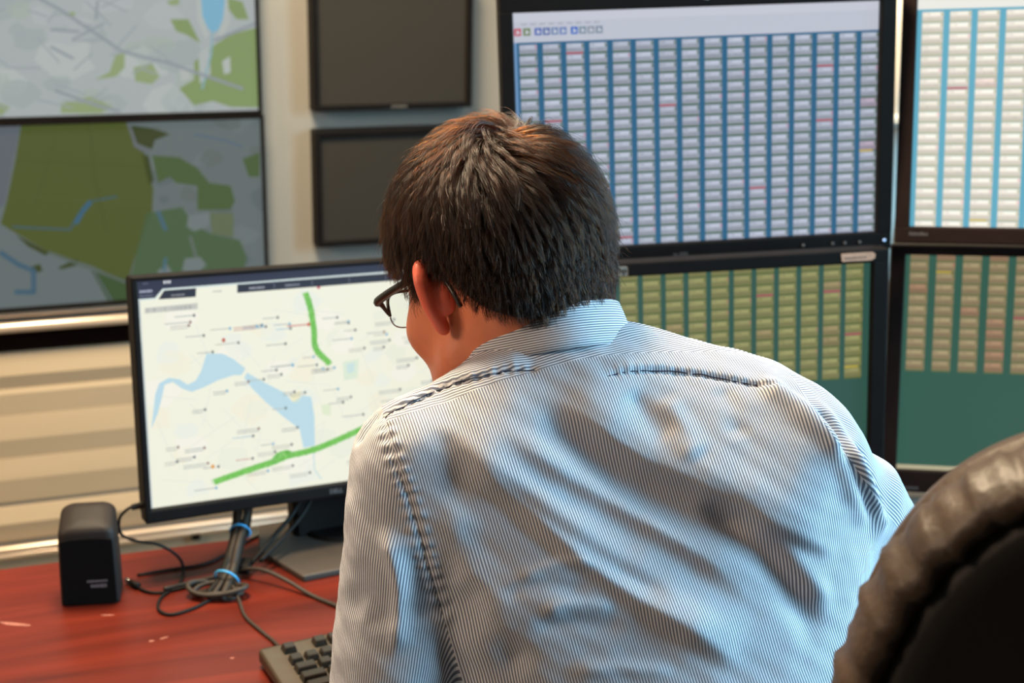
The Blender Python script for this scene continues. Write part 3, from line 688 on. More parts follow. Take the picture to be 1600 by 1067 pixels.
# ------------------------------------------------------------------ small black speaker
sk = empty('desktop_speaker', (-0.5385, 1.6535, DZ), (0, 0, R(11))); tag(sk, 'small black desktop speaker with a sloping top on the left of the desk', 'speaker')
def rounded(w, d, r, n=6):
    out = []
    for cx, cy, a0 in ((w/2-r, d/2-r, 0), (-w/2+r, d/2-r, 90), (-w/2+r, -d/2+r, 180), (w/2-r, -d/2+r, 270)):
        for k in range(n+1):
            t = R(a0+90*k/n); out.append((cx+r*math.cos(t), cy+r*math.sin(t)))
    return out
def speaker_body():
    V, F = [], []; rings = []
    levels = [(0.0, 0.0725, 0.080, 0.0), (0.004, 0.0735, 0.082, 0.0), (0.04, 0.073, 0.082, 0.0), (0.09, 0.0705, 0.080, 0.0), (0.104, 0.069, 0.078, 1.0), (0.1075, 0.066, 0.074, 1.0), (0.1095, 0.058, 0.066, 1.0), (0.1102, 0.03, 0.034, 1.0)]
    for z, w, d, sl in levels:
        ring = rounded(w, d, 0.012 if d > 0.05 else 0.008)
        rings.append([(x, y, z+sl*(0.010+0.22*y-0.006*(x/0.035)**2)) for x, y in ring])
    n = len(rings[0])
    for r_ in rings: V += r_
    for i in range(len(rings)-1):
        for k in range(n): F.append((i*n+k, i*n+(k+1) % n, (i+1)*n+(k+1) % n, (i+1)*n+k))
    F.append(tuple(range(n))[::-1]); F.append(tuple((len(rings)-1)*n+k for k in range(n)))
    me = bpy.data.meshes.new('speaker'); me.from_pydata(V, [], F); me.update(); return me
link('cabinet', speaker_body(), mat('speaker_plastic', (30, 24, 21), 0.6, spec=0.25, bump=(900, 0.1, 0.0003)), sk, smooth=True)
gp = prism([(-0.0335, 0.003), (0.0335, 0.003), (0.0318, 0.094), (0.020, 0.0962), (0.0, 0.0970), (-0.020, 0.0962), (-0.0318, 0.094)], -0.0432, -0.0385, 0.0012, axis='y')
link('grille', gp, mat('speaker_grille', (10, 8, 8), 0.9, spec=0.1, bump=(2500, 0.6, 0.0006)), sk)
g = bmesh.new(); r = random.Random(5)
for z, x0, x1, h in ((0.034, -0.002, 0.022, 0.0035), (0.026, 0.002, 0.020, 0.0055)):
    x = x0
    while x < x1: t = r.uniform(0.0012, 0.0026); add_box(g, (x+t/2, -0.0436, z+h/2), (t, 0.0004, h*r.uniform(.7, 1))); x += t+0.0006
link('brand_print', bm_mesh(g), M['dimprint'], sk)['kind'] = 'stuff'

for o_ in sk.children: o_.data.transform(Matrix.Scale(0.70, 4, (0, 1, 0)) @ Matrix.Scale(0.965, 4, (0, 0, 1)))

# ------------------------------------------------------------------ cables
def cable(label, pts, r, m, z_off=0.0, name='cable'):
    P = [(x, y, (z if z is not None else DZ+r+0.0003)) for x, y, z in pts]
    root = link(name, tube(P, r, 8, 8), M[m], smooth=True)
    return tag(root, label, 'cable') if label else root
D0 = None
usb = cable('thin black cable looping from the left monitor\'s side plug down onto the desk', [(-0.488, 1.697, 0.828), (-0.497, 1.690, 0.826), (-0.507, 1.686, 0.814), (-0.508, 1.693, 0.789), (-0.489, 1.700, 0.776), (-0.466, 1.709, 0.768), (-0.446, 1.722, 0.748), (-0.438, 1.728, 0.728), (-0.433, 1.694, D0), (-0.440, 1.669, D0), (-0.448, 1.644, D0), (-0.443, 1.614, D0), (-0.425, 1.601, D0), (-0.401, 1.618, D0), (-0.382, 1.645, D0)], 0.0021, 'cable2', name='looped_cable')
link('plug', tube([(-0.474, 1.706, 0.828), (-0.492, 1.694, 0.827)], [0.005, 0.0042], 8), M['cable2'], usb)
cable('thin dark cable lying behind the speaker across the desk', [(-0.495, 1.709, D0), (-0.455, 1.728, D0), (-0.415, 1.745, D0), (-0.392, 1.775, D0), (-0.372, 1.815, D0), (-0.345, 1.852, D0), (-0.31, 1.87, D0)], 0.0019, 'cable2', name='speaker_cable')
u2 = cable('loose cable with a pale metal plug end beside the speaker', [(-0.486, 1.674, D0), (-0.470, 1.662, D0), (-0.452, 1.660, D0), (-0.43, 1.672, D0), (-0.40, 1.690, D0), (-0.37, 1.682, D0)], 0.0020, 'cable2', name='loose_cable')
link('plug', tube([(-0.498, 1.684, DZ+0.005), (-0.484, 1.672, DZ+0.005)], [0.0035, 0.0045], 10), M['cable2'], u2, smooth=True)
link('plug_tip', tube([(-0.505, 1.690, DZ+0.005), (-0.498, 1.684, DZ+0.005)], [0.003, 0.003], 10), M['steel'], u2, smooth=True)
cable('thick grey cable arching from the tied bundle toward the man\'s arm', [(-0.447, 1.660, 0.728), (-0.425, 1.685, D0), (-0.39, 1.708, D0), (-0.355, 1.710, 0.733), (-0.325, 1.700, 0.738), (-0.29, 1.682, 0.732), (-0.255, 1.660, D0), (-0.215, 1.63, D0), (-0.17, 1.60, D0)], 0.0027, 'cable', name='grey_cable')
cable('grey cable running from the bundle down to the keyboard', [(-0.358, 1.664, 0.732), (-0.345, 1.637, 0.726), (-0.330, 1.600, D0), (-0.305, 1.565, D0), (-0.285, 1.540, D0), (-0.272, 1.515, 0.727), (-0.262, 1.500, 0.730)], 0.0022, 'cable', name='keyboard_cable')
# the tied bundle: strands rise from the desk to the back of the monitor
bd = empty('cable_bundle', (-0.365, 1.665, DZ)); tag(bd, 'upright bundle of dark cables held by blue ties below the left monitor', 'cable bundle')
rb = random.Random(2)
for i in range(6):
    a = 2*math.pi*i/6; dx, dy = 0.007*math.cos(a), 0.007*math.sin(a)
    e = (-0.002+rb.uniform(-.01, .01), 0.165+rb.uniform(-.01, .01), 0.12)
    link('cable', tube([(-0.010+2.0*dx, -0.012+2*dy, 0.005), (-0.004+1.2*dx, 0.018+dy, 0.014), (0.000+dx, 0.055+0.6*dy, 0.036+dy), (0.001+1.2*dx, 0.095+0.6*dy, 0.050+dy), (-0.002+1.3*dx, 0.135+0.6*dy, 0.066+dy), e], 0.0050 if i % 2 else 0.0036, 8, 6), M['cable2' if i % 3 == 0 else 'cable'], bd, smooth=True)
for i in range(3):
    q0 = [(0.045*math.cos(t+i)*(0.55+0.15*i)-0.012, 0.018*math.sin(t+i)*(0.8+0.1*i)-0.006, 0.004+0.004*i+0.003*math.sin(2*t)) for t in np.linspace(0, 6.0, 14)]
    link('cable', tube(q0, 0.0034, 8, 4), M['cable'], bd, smooth=True)
for p0, p1 in (((0.020, 0.045, 0.140), (0.07, 0.11, 0.150)),):
    pass
def ring(c, n, r1, r2, rr):
    n = Vector(n).normalized(); a = n.orthogonal().normalized(); b = n.cross(a)
    return tube([tuple(Vector(c)+a*r1*math.cos(t)+b*r2*math.sin(t)) for t in np.linspace(0, 2*math.pi, 25)], rr, 6)
link('cable_tie', ring((0.0005, 0.090, 0.0475), (0, 0.93, 0.36), 0.0135, 0.0135, 0.0016), M['tie'], bd, smooth=True)
link('cable_tie', ring((-0.004, 0.016, 0.0135), (0.25, 0.85, 0.45), 0.0165, 0.0165, 0.0017), M['tie'], bd, smooth=True)
for k in (0, 1):
    cable(None, [(-0.345+0.012*k, 1.725, 0.735+0.004*k), (-0.322+0.014*k, 1.765, 0.755), (-0.30+0.014*k, 1.80, 0.775), (-0.285+0.013*k, 1.832, 0.80), (-0.276+0.008*k, 1.845, 0.83)], 0.0030, 'cable2', name='monitor_cable')
for o_, w_ in zip([x for x in COL.objects if x.name.startswith('monitor_cable')], ('left', 'right')):
    tag(o_, f'{w_} one of two black cables rising to the monitor beside its stand neck', 'cable', 'cables behind the stand neck')
link('connector', box((-0.028, -0.0, 0), (0.016, 0.028, 0.014), 0.003), M['cable2'], bd).location = (0.040, 0.058, 0.012)

# ------------------------------------------------------------------ keyboard
kb = empty('keyboard', (-0.288, 1.488, DZ), (0, 0, R(28.5))); tag(kb, 'dark grey keyboard with black keys, mostly hidden by the man\'s arm', 'keyboard')
KW, KD = 0.445, 0.155
pr = [(0, 0.004), (0.0, 0.020), (-0.006, 0.024), (-KD+0.01, 0.014), (-KD, 0.008), (-KD, 0.003)]
link('case', prism([(a, b) for a, b in pr], -0.006, KW, 0.0045, 3, axis='x'), M['kbd'], kb)
def keycap(w):
    bm = bmesh.new(); d = 0.0165
    b_ = [(-w/2, -d/2), (w/2, -d/2), (w/2, d/2), (-w/2, d/2)]; f = 0.72
    lo = [bm.verts.new((x, y, 0)) for x, y in b_]; hi = [bm.verts.new((math.copysign(abs(x)-0.0024, x), y*f+0.0008, 0.0092)) for x, y in b_]
    bm.faces.new(lo[::-1]); bm.faces.new(hi)
    for i in range(4): bm.faces.new((lo[i], lo[(i+1) % 4], hi[(i+1) % 4], hi[i]))
    bmesh.ops.bevel(bm, geom=list(bm.edges), offset=0.0008, segments=1, affect='EDGES'); me = bm_mesh(bm, 'key'); me.materials.append(M['key']); return me
caps = {}
def key(x, row, units):
    w = units*0.019-0.0018
    if units not in caps: caps[units] = keycap(w)
    y = -0.0215-(row*0.0192+(0.006 if row > 0 else 0)); z = 0.0228+(y+0.006)/(KD-0.016)*0.010
    o_ = link('key', caps[units], None, kb, (0.016+x*0.019+units*0.0095, y, z-0.0005)); o_.rotation_euler = (R(3.6), 0, 0)
x = 0; key(0, 0, 1)
for g0 in (2, 6.5, 11):
    for k in range(4): key(g0+k, 0, 1)
for k in range(13): key(k, 1, 1)
key(13, 1, 2); key(0, 2, 1.5)
for k in range(12): key(1.5+k, 2, 1)
key(13.5, 2, 1.5); key(0, 3, 1.75)
for k in range(11): key(1.75+k, 3, 1)
key(12.75, 3, 2.25); key(0, 4, 2.25)
for k in range(10): key(2.25+k, 4, 1)
key(12.25, 4, 2.75)
for xx, un in ((0, 1.5), (1.5, 1), (2.5, 1.25), (3.75, 6), (9.75, 1.25), (11, 1), (12, 1.25), (13.25, 1.75)): key(xx, 5, un)
for r_ in (0, 1, 2):
    for k in range(3): key(15.5+k, r_, 1)
key(16.5, 4, 1)
for k in range(3): key(15.5+k, 5, 1)
for r_ in (1, 2, 3, 4, 5):
    for k in range(4): key(19-0.2+k, r_, 1) if 19-0.2+k < 22.3 else None

# ------------------------------------------------------------------ office chair
ch = empty('office_chair', (0.485, 0.981, 0), (0, 0, R(-12))); tag(ch, 'black leather office chair with a creased rolled rim, nearest the camera at right', 'chair')
def chair_back():
    """rounded leather shell: polar grid over the outline, rear face toward -Y"""
    hw, z0, z1 = 0.235, 0.60, 1.315
    na = 260; V, F = [], []
    def outline(t):
        c_, s_ = math.cos(t), math.sin(t); e = 0.62 if s_ > 0 else 0.45
        return hw*math.copysign(abs(c_)**e, c_), (z0+z1)/2+(z1-z0)/2*math.copysign(abs(s_)**(0.66 if s_ > 0 else 0.5), s_)
    #           inset, y       (rear panel -> stitched seam -> rolled rim around the side -> front cushion)
    prof = [(0.50, 0.004), (0.30, 0.002), (0.16, 0.000), (0.090, -0.003), (0.040, -0.006), (0.027, -0.009), (0.023, -0.005), (0.020, 0.001), (0.018, -0.004), (0.012, -0.011), (0.004, -0.007), (-0.001, 0.006),
            (-0.004, 0.020), (-0.003, 0.036), (0.001, 0.046), (0.004, 0.050), (0.001, 0.056), (0.004, 0.074), (0.05, 0.088), (0.12, 0.092), (0.30, 0.085), (0.5, 0.080)]
    for j, (ins, y) in enumerate(prof):
        for i in range(na):
            t = 2*math.pi*i/na; x, z = outline(t); cz = (z0+z1)/2
            f = 1-ins/hw if ins < 0.3 else (0.5 if ins < 0.45 else 0.02); f2 = 1-ins/((z1-z0)/2) if ins < 0.3 else (0.55 if ins < 0.45 else 0.02)
            yy = y
            if 8 <= j <= 14:                                  # gathered leather on the rim
                wv = (0.6, 1, 1, 1, 1, .8, .3)[j-8]
                g = wv*(0.0016*math.sin(t*61+1.5*math.sin(t*9))+0.0014*math.sin(t*31+2*math.sin(t*5)+j*0.5)+0.0010*math.sin(t*113))
                f += g/hw; f2 += g*2/(z1-z0); yy += 0.6*g
            if j in (5, 6): yy += 0.0012*math.sin(t*130)
            zz = cz+(z-cz)*f2
            bow = 0.10*((zz-0.80)**2)-0.55*(x*f)**2*1.0                     # reclines and wraps forward at the sides
            V.append((x*f, yy-0.25+(-0.08*(zz-0.6))+(0.45*(x*f)**2), zz))
    m_ = len(prof)
    for j in range(m_-1):
        for i in range(na): F.append((j*na+i, j*na+(i+1) % na, (j+1)*na+(i+1) % na, (j+1)*na+i))
    F.append(tuple(range(na))[::-1]); F.append(tuple((m_-1)*na+i for i in range(na)))
    def sub(j0, j1, caps):
        idx = {}; v2, f2 = [], []
        for f in F:
            js = {k//na for k in f}
            if len(f) == 4 and min(js) >= j0 and max(js) <= j1 or (len(f) > 4 and list(js)[0] in caps):
                g = []
                for k in f:
                    if k not in idx: idx[k] = len(v2); v2.append(V[k])
                    g.append(idx[k])
                f2.append(g)
        me = bpy.data.meshes.new('mesh'); me.from_pydata(v2, [], f2); me.update(); return me
    return sub(0, 7, {0}), sub(7, 18, set()), sub(18, m_-1, {m_-1})
a_, b_, c_ = chair_back()
link('back_panel', a_, M['leather_back'], ch, smooth=True); link('rim', b_, M['leather_rim'], ch, smooth=True); link('backrest', c_, M['leather'], ch, smooth=True)
def cushion(c0, s, r_, name, m, rot=None):
    bm = bmesh.new(); add_box(bm, (0, 0, 0), s, r_, 5)
    me = bm_mesh(bm); o = link(name, me, m, ch, c0, smooth=True)
    if rot: o.rotation_euler = rot
    return o
cushion((-0.01, 0.02, 0.45), (0.54, 0.50, 0.10), 0.045, 'seat', M['leather'])
link('back_bracket', tube([(0, 0.0, 0.385), (0, -0.22, 0.39), (0, -0.27, 0.50), (0, -0.27, 0.75)], 0.02, 10, 6), M['blackp'], ch, smooth=True)
link('gas_lift', cyl((0, 0, 0.10), (0, 0, 0.40), 0.025), M['blackp'], ch, smooth=True)
link('seat_plate', box((0, 0, 0.39), (0.20, 0.24, 0.03), 0.005), M['blackp'], ch)
for k in range(5):
    a = R(72*k+20); d = Vector((math.cos(a), math.sin(a), 0))
    lg = link('base_leg', tube([tuple(d*0.02+Vector((0, 0, 0.115))), tuple(d*0.30+Vector((0, 0, 0.075)))], [0.028, 0.018], 10), M['blackp'], ch, smooth=True)
    link('caster', cyl(tuple(d*0.29+Vector((-d.y*0.02, d.x*0.02, 0.03))), tuple(d*0.29+Vector((d.y*0.02, -d.x*0.02, 0.03))), 0.029), M['blackp'], lg, smooth=True)

# ------------------------------------------------------------------ the person
H0 = v3(-0.008, 1.250, 1.246)
phi, alp, rho = R(40), R(20), R(2)
fh = v3(-math.sin(phi), math.cos(phi), 0)
hf = math.cos(alp)*fh-math.sin(alp)*v3(0, 0, 1); hu = math.sin(alp)*fh+math.cos(alp)*v3(0, 0, 1); hl = v3(-math.cos(phi), -math.sin(phi), 0)
hl, hu = math.cos(rho)*hl+math.sin(rho)*hu, math.cos(rho)*hu-math.sin(rho)*hl
HB = np.array([hl, hf, hu])                                    # rows: left, forward, up
def hw(l, f, u): return H0+l*hl+f*hf+u*hu                      # head frame -> world
def to_head(p): return (p-H0)@HB.T
N0 = v3(0.052, 1.205, 1.190); T0 = v3(0.080, 1.188, 1.172); HIP = v3(0.285, 0.925, 0.60)
SL, SR = v3(-0.074, 1.122, 1.122), v3(0.243, 1.150, 1.118)
EL, WL = v3(-0.106, 1.035, 0.872), v3(-0.132, 1.282, 0.790)
ER, WR = v3(0.376, 1.245, 0.955), v3(0.160, 1.425, 0.800)
ax_a = T0-HIP; ax_a /= np.linalg.norm(ax_a)
ax_r = v3(0.99, 0.11, 0.0); ax_r -= ax_a*(ax_r@ax_a); ax_r /= np.linalg.norm(ax_r)
ax_b = np.cross(ax_r, ax_a)                                    # out of the back
TB = np.array([ax_r, ax_b, ax_a])
def tw(r, b, t): return T0+r*ax_r+b*ax_b-t*ax_a                # torso frame -> world (t runs down from the neck)

def sd_head(p):
    q = to_head(p)
    d = sd_ell(q, (0, -0.006, 0.046), (0.077, 0.099, 0.096))
    d = smin(d, sd_ell(q, (0, -0.048, 0.006), (0.064, 0.048, 0.062)), 0.03)
    d = smin(d, sd_ell(q, (0, 0.030, 0.0), (0.064, 0.066, 0.080)), 0.03)
    d = smin(d, sd_ell(q, (0, 0.040, -0.058), (0.052, 0.055, 0.048)), 0.025)
    d = smin(d, sd_cap(q, v3(-0.010, 0.084, -0.094), v3(0.010, 0.084, -0.094), 0.016, 0.016), 0.03)
    for s in (-1, 1):
        d = smin(d, sd_cap(q, v3(s*0.054, 0.012, -0.050), v3(s*0.020, 0.078, -0.094), 0.013, 0.012), 0.028)
        d = smin(d, sd_ell(q, (s*0.042, 0.062, -0.022), (0.024, 0.026, 0.024)), 0.02)
        d = smax(d, -sd_ell(q, (s*0.033, 0.104, 0.013), (0.019, 0.014, 0.012)), 0.012)
    d = smin(d, sd_cap(q, v3(-0.036, 0.086, 0.032), v3(0.036, 0.086, 0.032), 0.010, 0.010), 0.014)
    d = smin(d, sd_cap(q, v3(0, 0.094, 0.024), v3(0, 0.116, -0.022), 0.007, 0.0115), 0.012)
    for s in (-1, 1): d = smin(d, sd_ell(q, (s*0.011, 0.106, -0.026), (0.009, 0.010, 0.008)), 0.006)
    d = smin(d, sd_cap(q, v3(-0.019, 0.092, -0.055), v3(0.019, 0.092, -0.055), 0.005, 0.005), 0.008)
    d = smin(d, sd_cap(q, v3(-0.016, 0.090, -0.066), v3(0.016, 0.090, -0.066), 0.0055, 0.0055), 0.008)
    return d
NKT = hw(0, -0.030, -0.035)
def sd_neck(p):
    d = sd_cap(p, NKT, N0+v3(-0.016, 0.006, -0.012), 0.057, 0.057)
    return smin(d, sd_cap(p, hw(0, 0.015, -0.060), N0+v3(-0.02, 0.02, -0.03), 0.045, 0.036), 0.02)

def finger_pts(W_, dirv, side, up, spread):
    """five chains rooted in the palm: list of (points, radii)"""
    out = []
    K = [(-0.030, 0.088, 0.068, 0.0080), (-0.010, 0.094, 0.078, 0.0085), (0.011, 0.090, 0.073, 0.0082), (0.030, 0.080, 0.057, 0.0072)]
    for i, (s, base, L, r) in enumerate(K):
        a = W_+dirv*base*0.55+side*s*0.75; b = W_+dirv*base+side*s+up*0.004
        d1 = dirv+side*(s*2.0*spread)+up*0.10; d1 /= np.linalg.norm(d1)
        d2 = d1*0.80-up*0.60; d2 /= np.linalg.norm(d2); d3 = d1*0.55-up*0.83; d3 /= np.linalg.norm(d3)
        c_ = b+d1*L*0.45; e = c_+d2*L*0.32; g = e+d3*L*0.25
        out.append(([a, b, c_, e, g], [r*1.1, r*1.15, r, r*0.95, r*0.85]))
    a = W_+dirv*0.022-side*0.022; b = W_+dirv*0.052-side*0.045-up*0.008; c_ = b+dirv*0.030-side*0.012-up*0.006; e = c_+dirv*0.026+side*0.002-up*0.006
    out.append(([a, b, c_, e], [0.014, 0.0115, 0.0098, 0.0085]))
    return out
def hand(W_, E_, thumb_side):
    d = W_-E_; d /= np.linalg.norm(d); d = d+v3(0, 0, 0.22); d /= np.linalg.norm(d)
    side = np.cross(d, v3(0, 0, 1)); side /= np.linalg.norm(side); side *= thumb_side; up = np.cross(side, d); up *= np.sign(up[2])
    return d, side, up, finger_pts(W_, d, side, up, 1.0)
HL = hand(WL, EL, -1); HR = hand(WR, ER, 1)
HIPL, HIPR = v3(0.225, 0.945, 0.600), v3(0.400, 0.965, 0.600)
KL, KR = v3(0.075, 1.365, 0.585), v3(0.30, 1.395, 0.585)
AL, AR = v3(0.06, 1.43, 0.10), v3(0.30, 1.47, 0.10)
def sd_body(p):
    d = smin(sd_head(p), sd_neck(p), 0.022)
    q = (p-T0)@TB.T
    t = sd_ell(q, (0, -0.03, -0.19), (0.165, 0.090, 0.235))
    t = smin(t, sd_ell(q, (0, -0.035, -0.45), (0.150, 0.095, 0.20)), 0.06)
    t = smin(t, sd_cap(p, HIPL, HIPR, 0.095, 0.095), 0.06)
    t = smin(t, sd_cap(p, SL, SR, 0.045, 0.045), 0.05)
    d = smin(d, t, 0.035)
    for S_, E_, W_, H_ in ((SL, EL, WL, HL), (SR, ER, WR, HR)):
        d = smin(d, sd_cap(p, S_, E_, 0.048, 0.040), 0.03); d = smin(d, sd_cap(p, E_, W_, 0.038, 0.027), 0.015)
        dv, sd_, up, fg = H_
        h = smin(sd_cap(p, W_, W_+dv*0.045, 0.026, 0.022), sd_cap(p, W_+dv*0.045-sd_*0.022, W_+dv*0.082-sd_*0.026, 0.016, 0.0125), 0.015)
        h = smin(h, sd_cap(p, W_+dv*0.045+sd_*0.016, W_+dv*0.074+sd_*0.024, 0.016, 0.0115), 0.018)
        h = smin(h, sd_cap(p, W_+dv*0.05, W_+dv*0.086, 0.016, 0.0125), 0.018)
        d = smin(d, h, 0.012)
        for pts, rad in fg: d = smin(d, sd_line(p, pts, rad), 0.005)
    for a, b, c_ in ((HIPL, KL, AL), (HIPR, KR, AR)):
        d = smin(d, sd_cap(p, a, b, 0.082, 0.056), 0.04); d = smin(d, sd_cap(p, b, c_, 0.054, 0.036), 0.02)
        ft = v3(-0.02, 0.15, -0.065); d = smin(d, sd_cap(p, c_-v3(0, 0.02, 0.055), c_+ft, 0.034, 0.026), 0.03)
    return d
V, Q = surfnet(sd_body, (-0.24, 0.78, 0.0), (0.52, 1.72, 1.45), 0.0042)
# ears: a curled rim, a thin shell, a lobe and a tragus, in the same body mesh
def sd_ear(p, s):
    q = to_head(p); q = (q*v3(s, 1, 1)-v3(0.069, 0.000, 0.003))/0.90
    th = R(64); c_, s_ = math.cos(th), math.sin(th)               # the shell flares out from its front edge
    x = q[:, 1]*-c_+(q[:, 0])*s_; y = q[:, 0]*c_+q[:, 1]*s_; z = q[:, 2]-0.12*x
    e = np.stack([x, y, z], 1)
    rim = catmull([(0.004, 0.004, 0.012), (0.006, 0.006, 0.026), (0.016, 0.008, 0.034), (0.027, 0.007, 0.029), (0.033, 0.005, 0.014), (0.029, 0.004, -0.004), (0.021, 0.003, -0.018), (0.012, 0.003, -0.028), (0.005, 0.002, -0.031)], 3)
    d = sd_line(e, rim, [0.0040+0.0014*math.sin(math.pi*i/(len(rim)-1)) for i in range(len(rim))])
    d = smin(d, sd_ell(e, (0.015, 0.001, 0.006), (0.018, 0.0045, 0.029)), 0.006)
    d = smax(d, -sd_ell(e, (0.013, 0.0085, 0.002), (0.010, 0.007, 0.015)), 0.004)
    d = smin(d, sd_ell(e, (0.007, 0.002, -0.027), (0.008, 0.0048, 0.009)), 0.006)
    d = smin(d, sd_ell(e, (0.010, -0.008, 0.0), (0.012, 0.011, 0.018)), 0.008)
    d = smin(d, sd_ell(e, (0.001, 0.005, -0.004), (0.006, 0.005, 0.008)), 0.004)
    return d*0.90
Vs, Qs = [V], [Q]
for s in (1, -1):
    cc = hw(s*0.082, -0.012, 0.002)
    v_, q_ = surfnet(lambda p: sd_ear(p, s), cc-0.062, cc+0.062, 0.0016)
    Qs.append(q_+sum(len(a) for a in Vs)); Vs.append(relax(v_, q_, 1, 0.4))
me = np_mesh(np.concatenate(Vs), np.concatenate(Qs), 'person')
set_attr(me, 'ear', np.concatenate([np.zeros(len(Vs[0]))]+[np.ones(len(a)) for a in Vs[1:]]))
skin = mat('skin', (196, 116, 84), 0.48, spec=0.4, noise=(30, 0.10), bump=(380, 0.12, 0.0006), sss=0.25)
nt = skin.node_tree; bb_ = nt.nodes['Principled BSDF']; src = bb_.inputs['Base Color'].links[0].from_socket
mx = nt.nodes.new('ShaderNodeMix'); mx.data_type = 'RGBA'; at_ = nt.nodes.new('ShaderNodeAttribute'); at_.attribute_name = 'ear'
nt.links.new(at_.outputs['Fac'], mx.inputs['Factor']); nt.links.new(src, mx.inputs['A']); mx.inputs['B'].default_value = lin((212, 100, 78)); nt.links.new(mx.outputs['Result'], bb_.inputs['Base Color'])
person = link('person', me, skin, smooth=True)
tag(person, 'person in a blue-grey striped shirt and glasses leaning toward the left monitor, seen from behind', 'person')
# eyes
eye_m = mat('eye_white', (226, 220, 212), 0.2)
for s in (1, -1):
    bm = bmesh.new(); bmesh.ops.create_uvsphere(bm, u_segments=16, v_segments=10, radius=0.0118); bmesh.ops.translate(bm, verts=bm.verts, vec=Vector(hw(s*0.033, 0.083, 0.013)))
    link('eye', bm_mesh(bm), eye_m, person, smooth=True)
    ic = Vector(hw(s*0.033, 0.0905, 0.0115)); bm = bmesh.new(); bmesh.ops.create_uvsphere(bm, u_segments=14, v_segments=8, radius=0.0058); bmesh.ops.translate(bm, verts=bm.verts, vec=ic)
    link('iris', bm_mesh(bm), M['shoe'], person, smooth=True)
    link('brow', tube([tuple(hw(s*x, f, u)) for x, f, u in ((0.016, 0.099, 0.031), (0.032, 0.098, 0.037), (0.048, 0.086, 0.033))], [0.002, 0.0028, 0.0012], 6, 4), M['trouser'], person, smooth=True)

lip_m = mat('lips', (176, 92, 78), 0.45)
for u_, r_ in ((-0.0565, 0.0036), (-0.0640, 0.0042)):
    link('lip', tube([tuple(hw(l, f, u_+du)) for l, f, du in ((-0.021, 0.0905, -0.002), (-0.010, 0.0965, 0.0005), (0, 0.0985, 0), (0.010, 0.0965, 0.0005), (0.021, 0.0905, -0.002))], [0.0012, r_*0.9, r_, r_*0.9, 0.0012], 8, 5), lip_m, person, smooth=True)
# ---- hair: scalp cap plus strands that run out from the crown whorl
def hair_mask(q):
    """>0 inside the hair area, head frame (l, f, u)"""
    l, f, u = np.abs(q[:, 0]), q[:, 1], q[:, 2]
    low = np.interp(f, [-0.12, -0.085, -0.06, -0.045, -0.034, -0.022, -0.008, 0.006, 0.018, 0.028, 0.040, 0.060, 0.080, 0.10], [-0.040, -0.032, -0.016, -0.002, 0.012, 0.027, 0.032, 0.026, 0.004, 0.004, 0.036, 0.052, 0.070, 0.090])
    return u-low
cap_f = lambda p: smax(sd_head(p)-0.0065, -hair_mask(to_head(p)), 0.006)
hv, hq = surfnet(cap_f, H0-0.17, H0+0.17, 0.0034)
keep = hair_mask(to_head(hv)) > -0.004; keep &= sd_head(hv) > 0.002
hq = hq[keep[hq].all(1)]
hair_cap_m = mat('hair_under', (30, 20, 14), 0.55, spec=0.3, bump=(900, 0.5, 0.001))
hair = link('hair', np_mesh(hv, hq, 'hair'), hair_cap_m, person, smooth=True)
hair['label'] = 'short dark brown hair'
rng = np.random.RandomState(11)
tri = hv[hq]; ar = np.linalg.norm(np.cross(tri[:, 2]-tri[:, 0], tri[:, 3]-tri[:, 1]), axis=1); cen_ok = hair_mask(to_head(tri.mean(1))) > 0.002
ar = ar*cen_ok; pr_ = ar/ar.sum()
NG, NS, NP = 3200, 34000, 9
WH = v3(0.006, -0.046, 0.125)
def roots(n):
    i = rng.choice(len(tri), n, p=pr_); a, b = rng.rand(n, 1), rng.rand(n, 1); t_ = tri[i]
    return (t_[:, 0]*(1-a)+t_[:, 1]*a)*(1-b)+(t_[:, 3]*(1-a)+t_[:, 2]*a)*b
def flow(p):
    n = grad(sd_head, p); q = to_head(p)-WH
    rad = q@HB; sw = np.cross(n, rad)
    d = rad/ (np.linalg.norm(rad, axis=1)[:, None]+1e-6)+0.45*sw/(np.linalg.norm(sw, axis=1)[:, None]+1e-6)
    q0 = to_head(p)
    down = -v3(0, 0, 1)*1.0
    wdn = np.clip((0.10-q0[:, 2])/0.10, 0, 1)[:, None]
    d = d*(1-0.75*wdn)+wdn*0.9*(down+0.25*v3(0.25, -0.1, 0))
    d -= n*np.sum(d*n, 1)[:, None]; return d/(np.linalg.norm(d, axis=1)[:, None]+1e-9), n
def grow(p, L, lift, jit):
    out = [p]; n_seg = NP-1; base = sd_head(p)
    for k in range(n_seg):
        t = (k+1)/n_seg
        d, n = flow(p); d = d+jit*(0.3+t); d /= np.linalg.norm(d, axis=1)[:, None]
        p = p+d*(L/n_seg)[:, None]
        n = grad(sd_head, p); h = sd_head(p)
        want = np.maximum(0.0065, base)+lift*np.sin(np.clip(t*1.15, 0, 1)*math.pi*0.62)
        p = p+n*(want-h)[:, None]; out.append(p)
    return np.stack(out, 1)
gr = roots(NG); gq = to_head(gr)
top = np.clip((gq[:, 2]-0.02)/0.09, 0, 1)
nape = np.clip((0.0-gq[:, 2])/0.05, 0, 1)
GL = 0.011+0.037*top+0.001*nape*(gq[:, 1] < -0.05)+rng.uniform(-.004, .006, NG); GLIFT = 0.0026+0.0105*top+rng.uniform(0, 0.0035, NG)
gp_ = grow(gr, GL, GLIFT, rng.normal(0, 0.13, (NG, 3)))
sr = roots(NS)
gi = np.empty(NS, int)
for s0 in range(0, NS, 2000):
    d2 = ((sr[s0:s0+2000, None, :]-gr[None])**2).sum(2); gi[s0:s0+2000] = d2.argmin(1)
off = sr-gr[gi]; tt = np.linspace(0, 1, NP)[None, :, None]
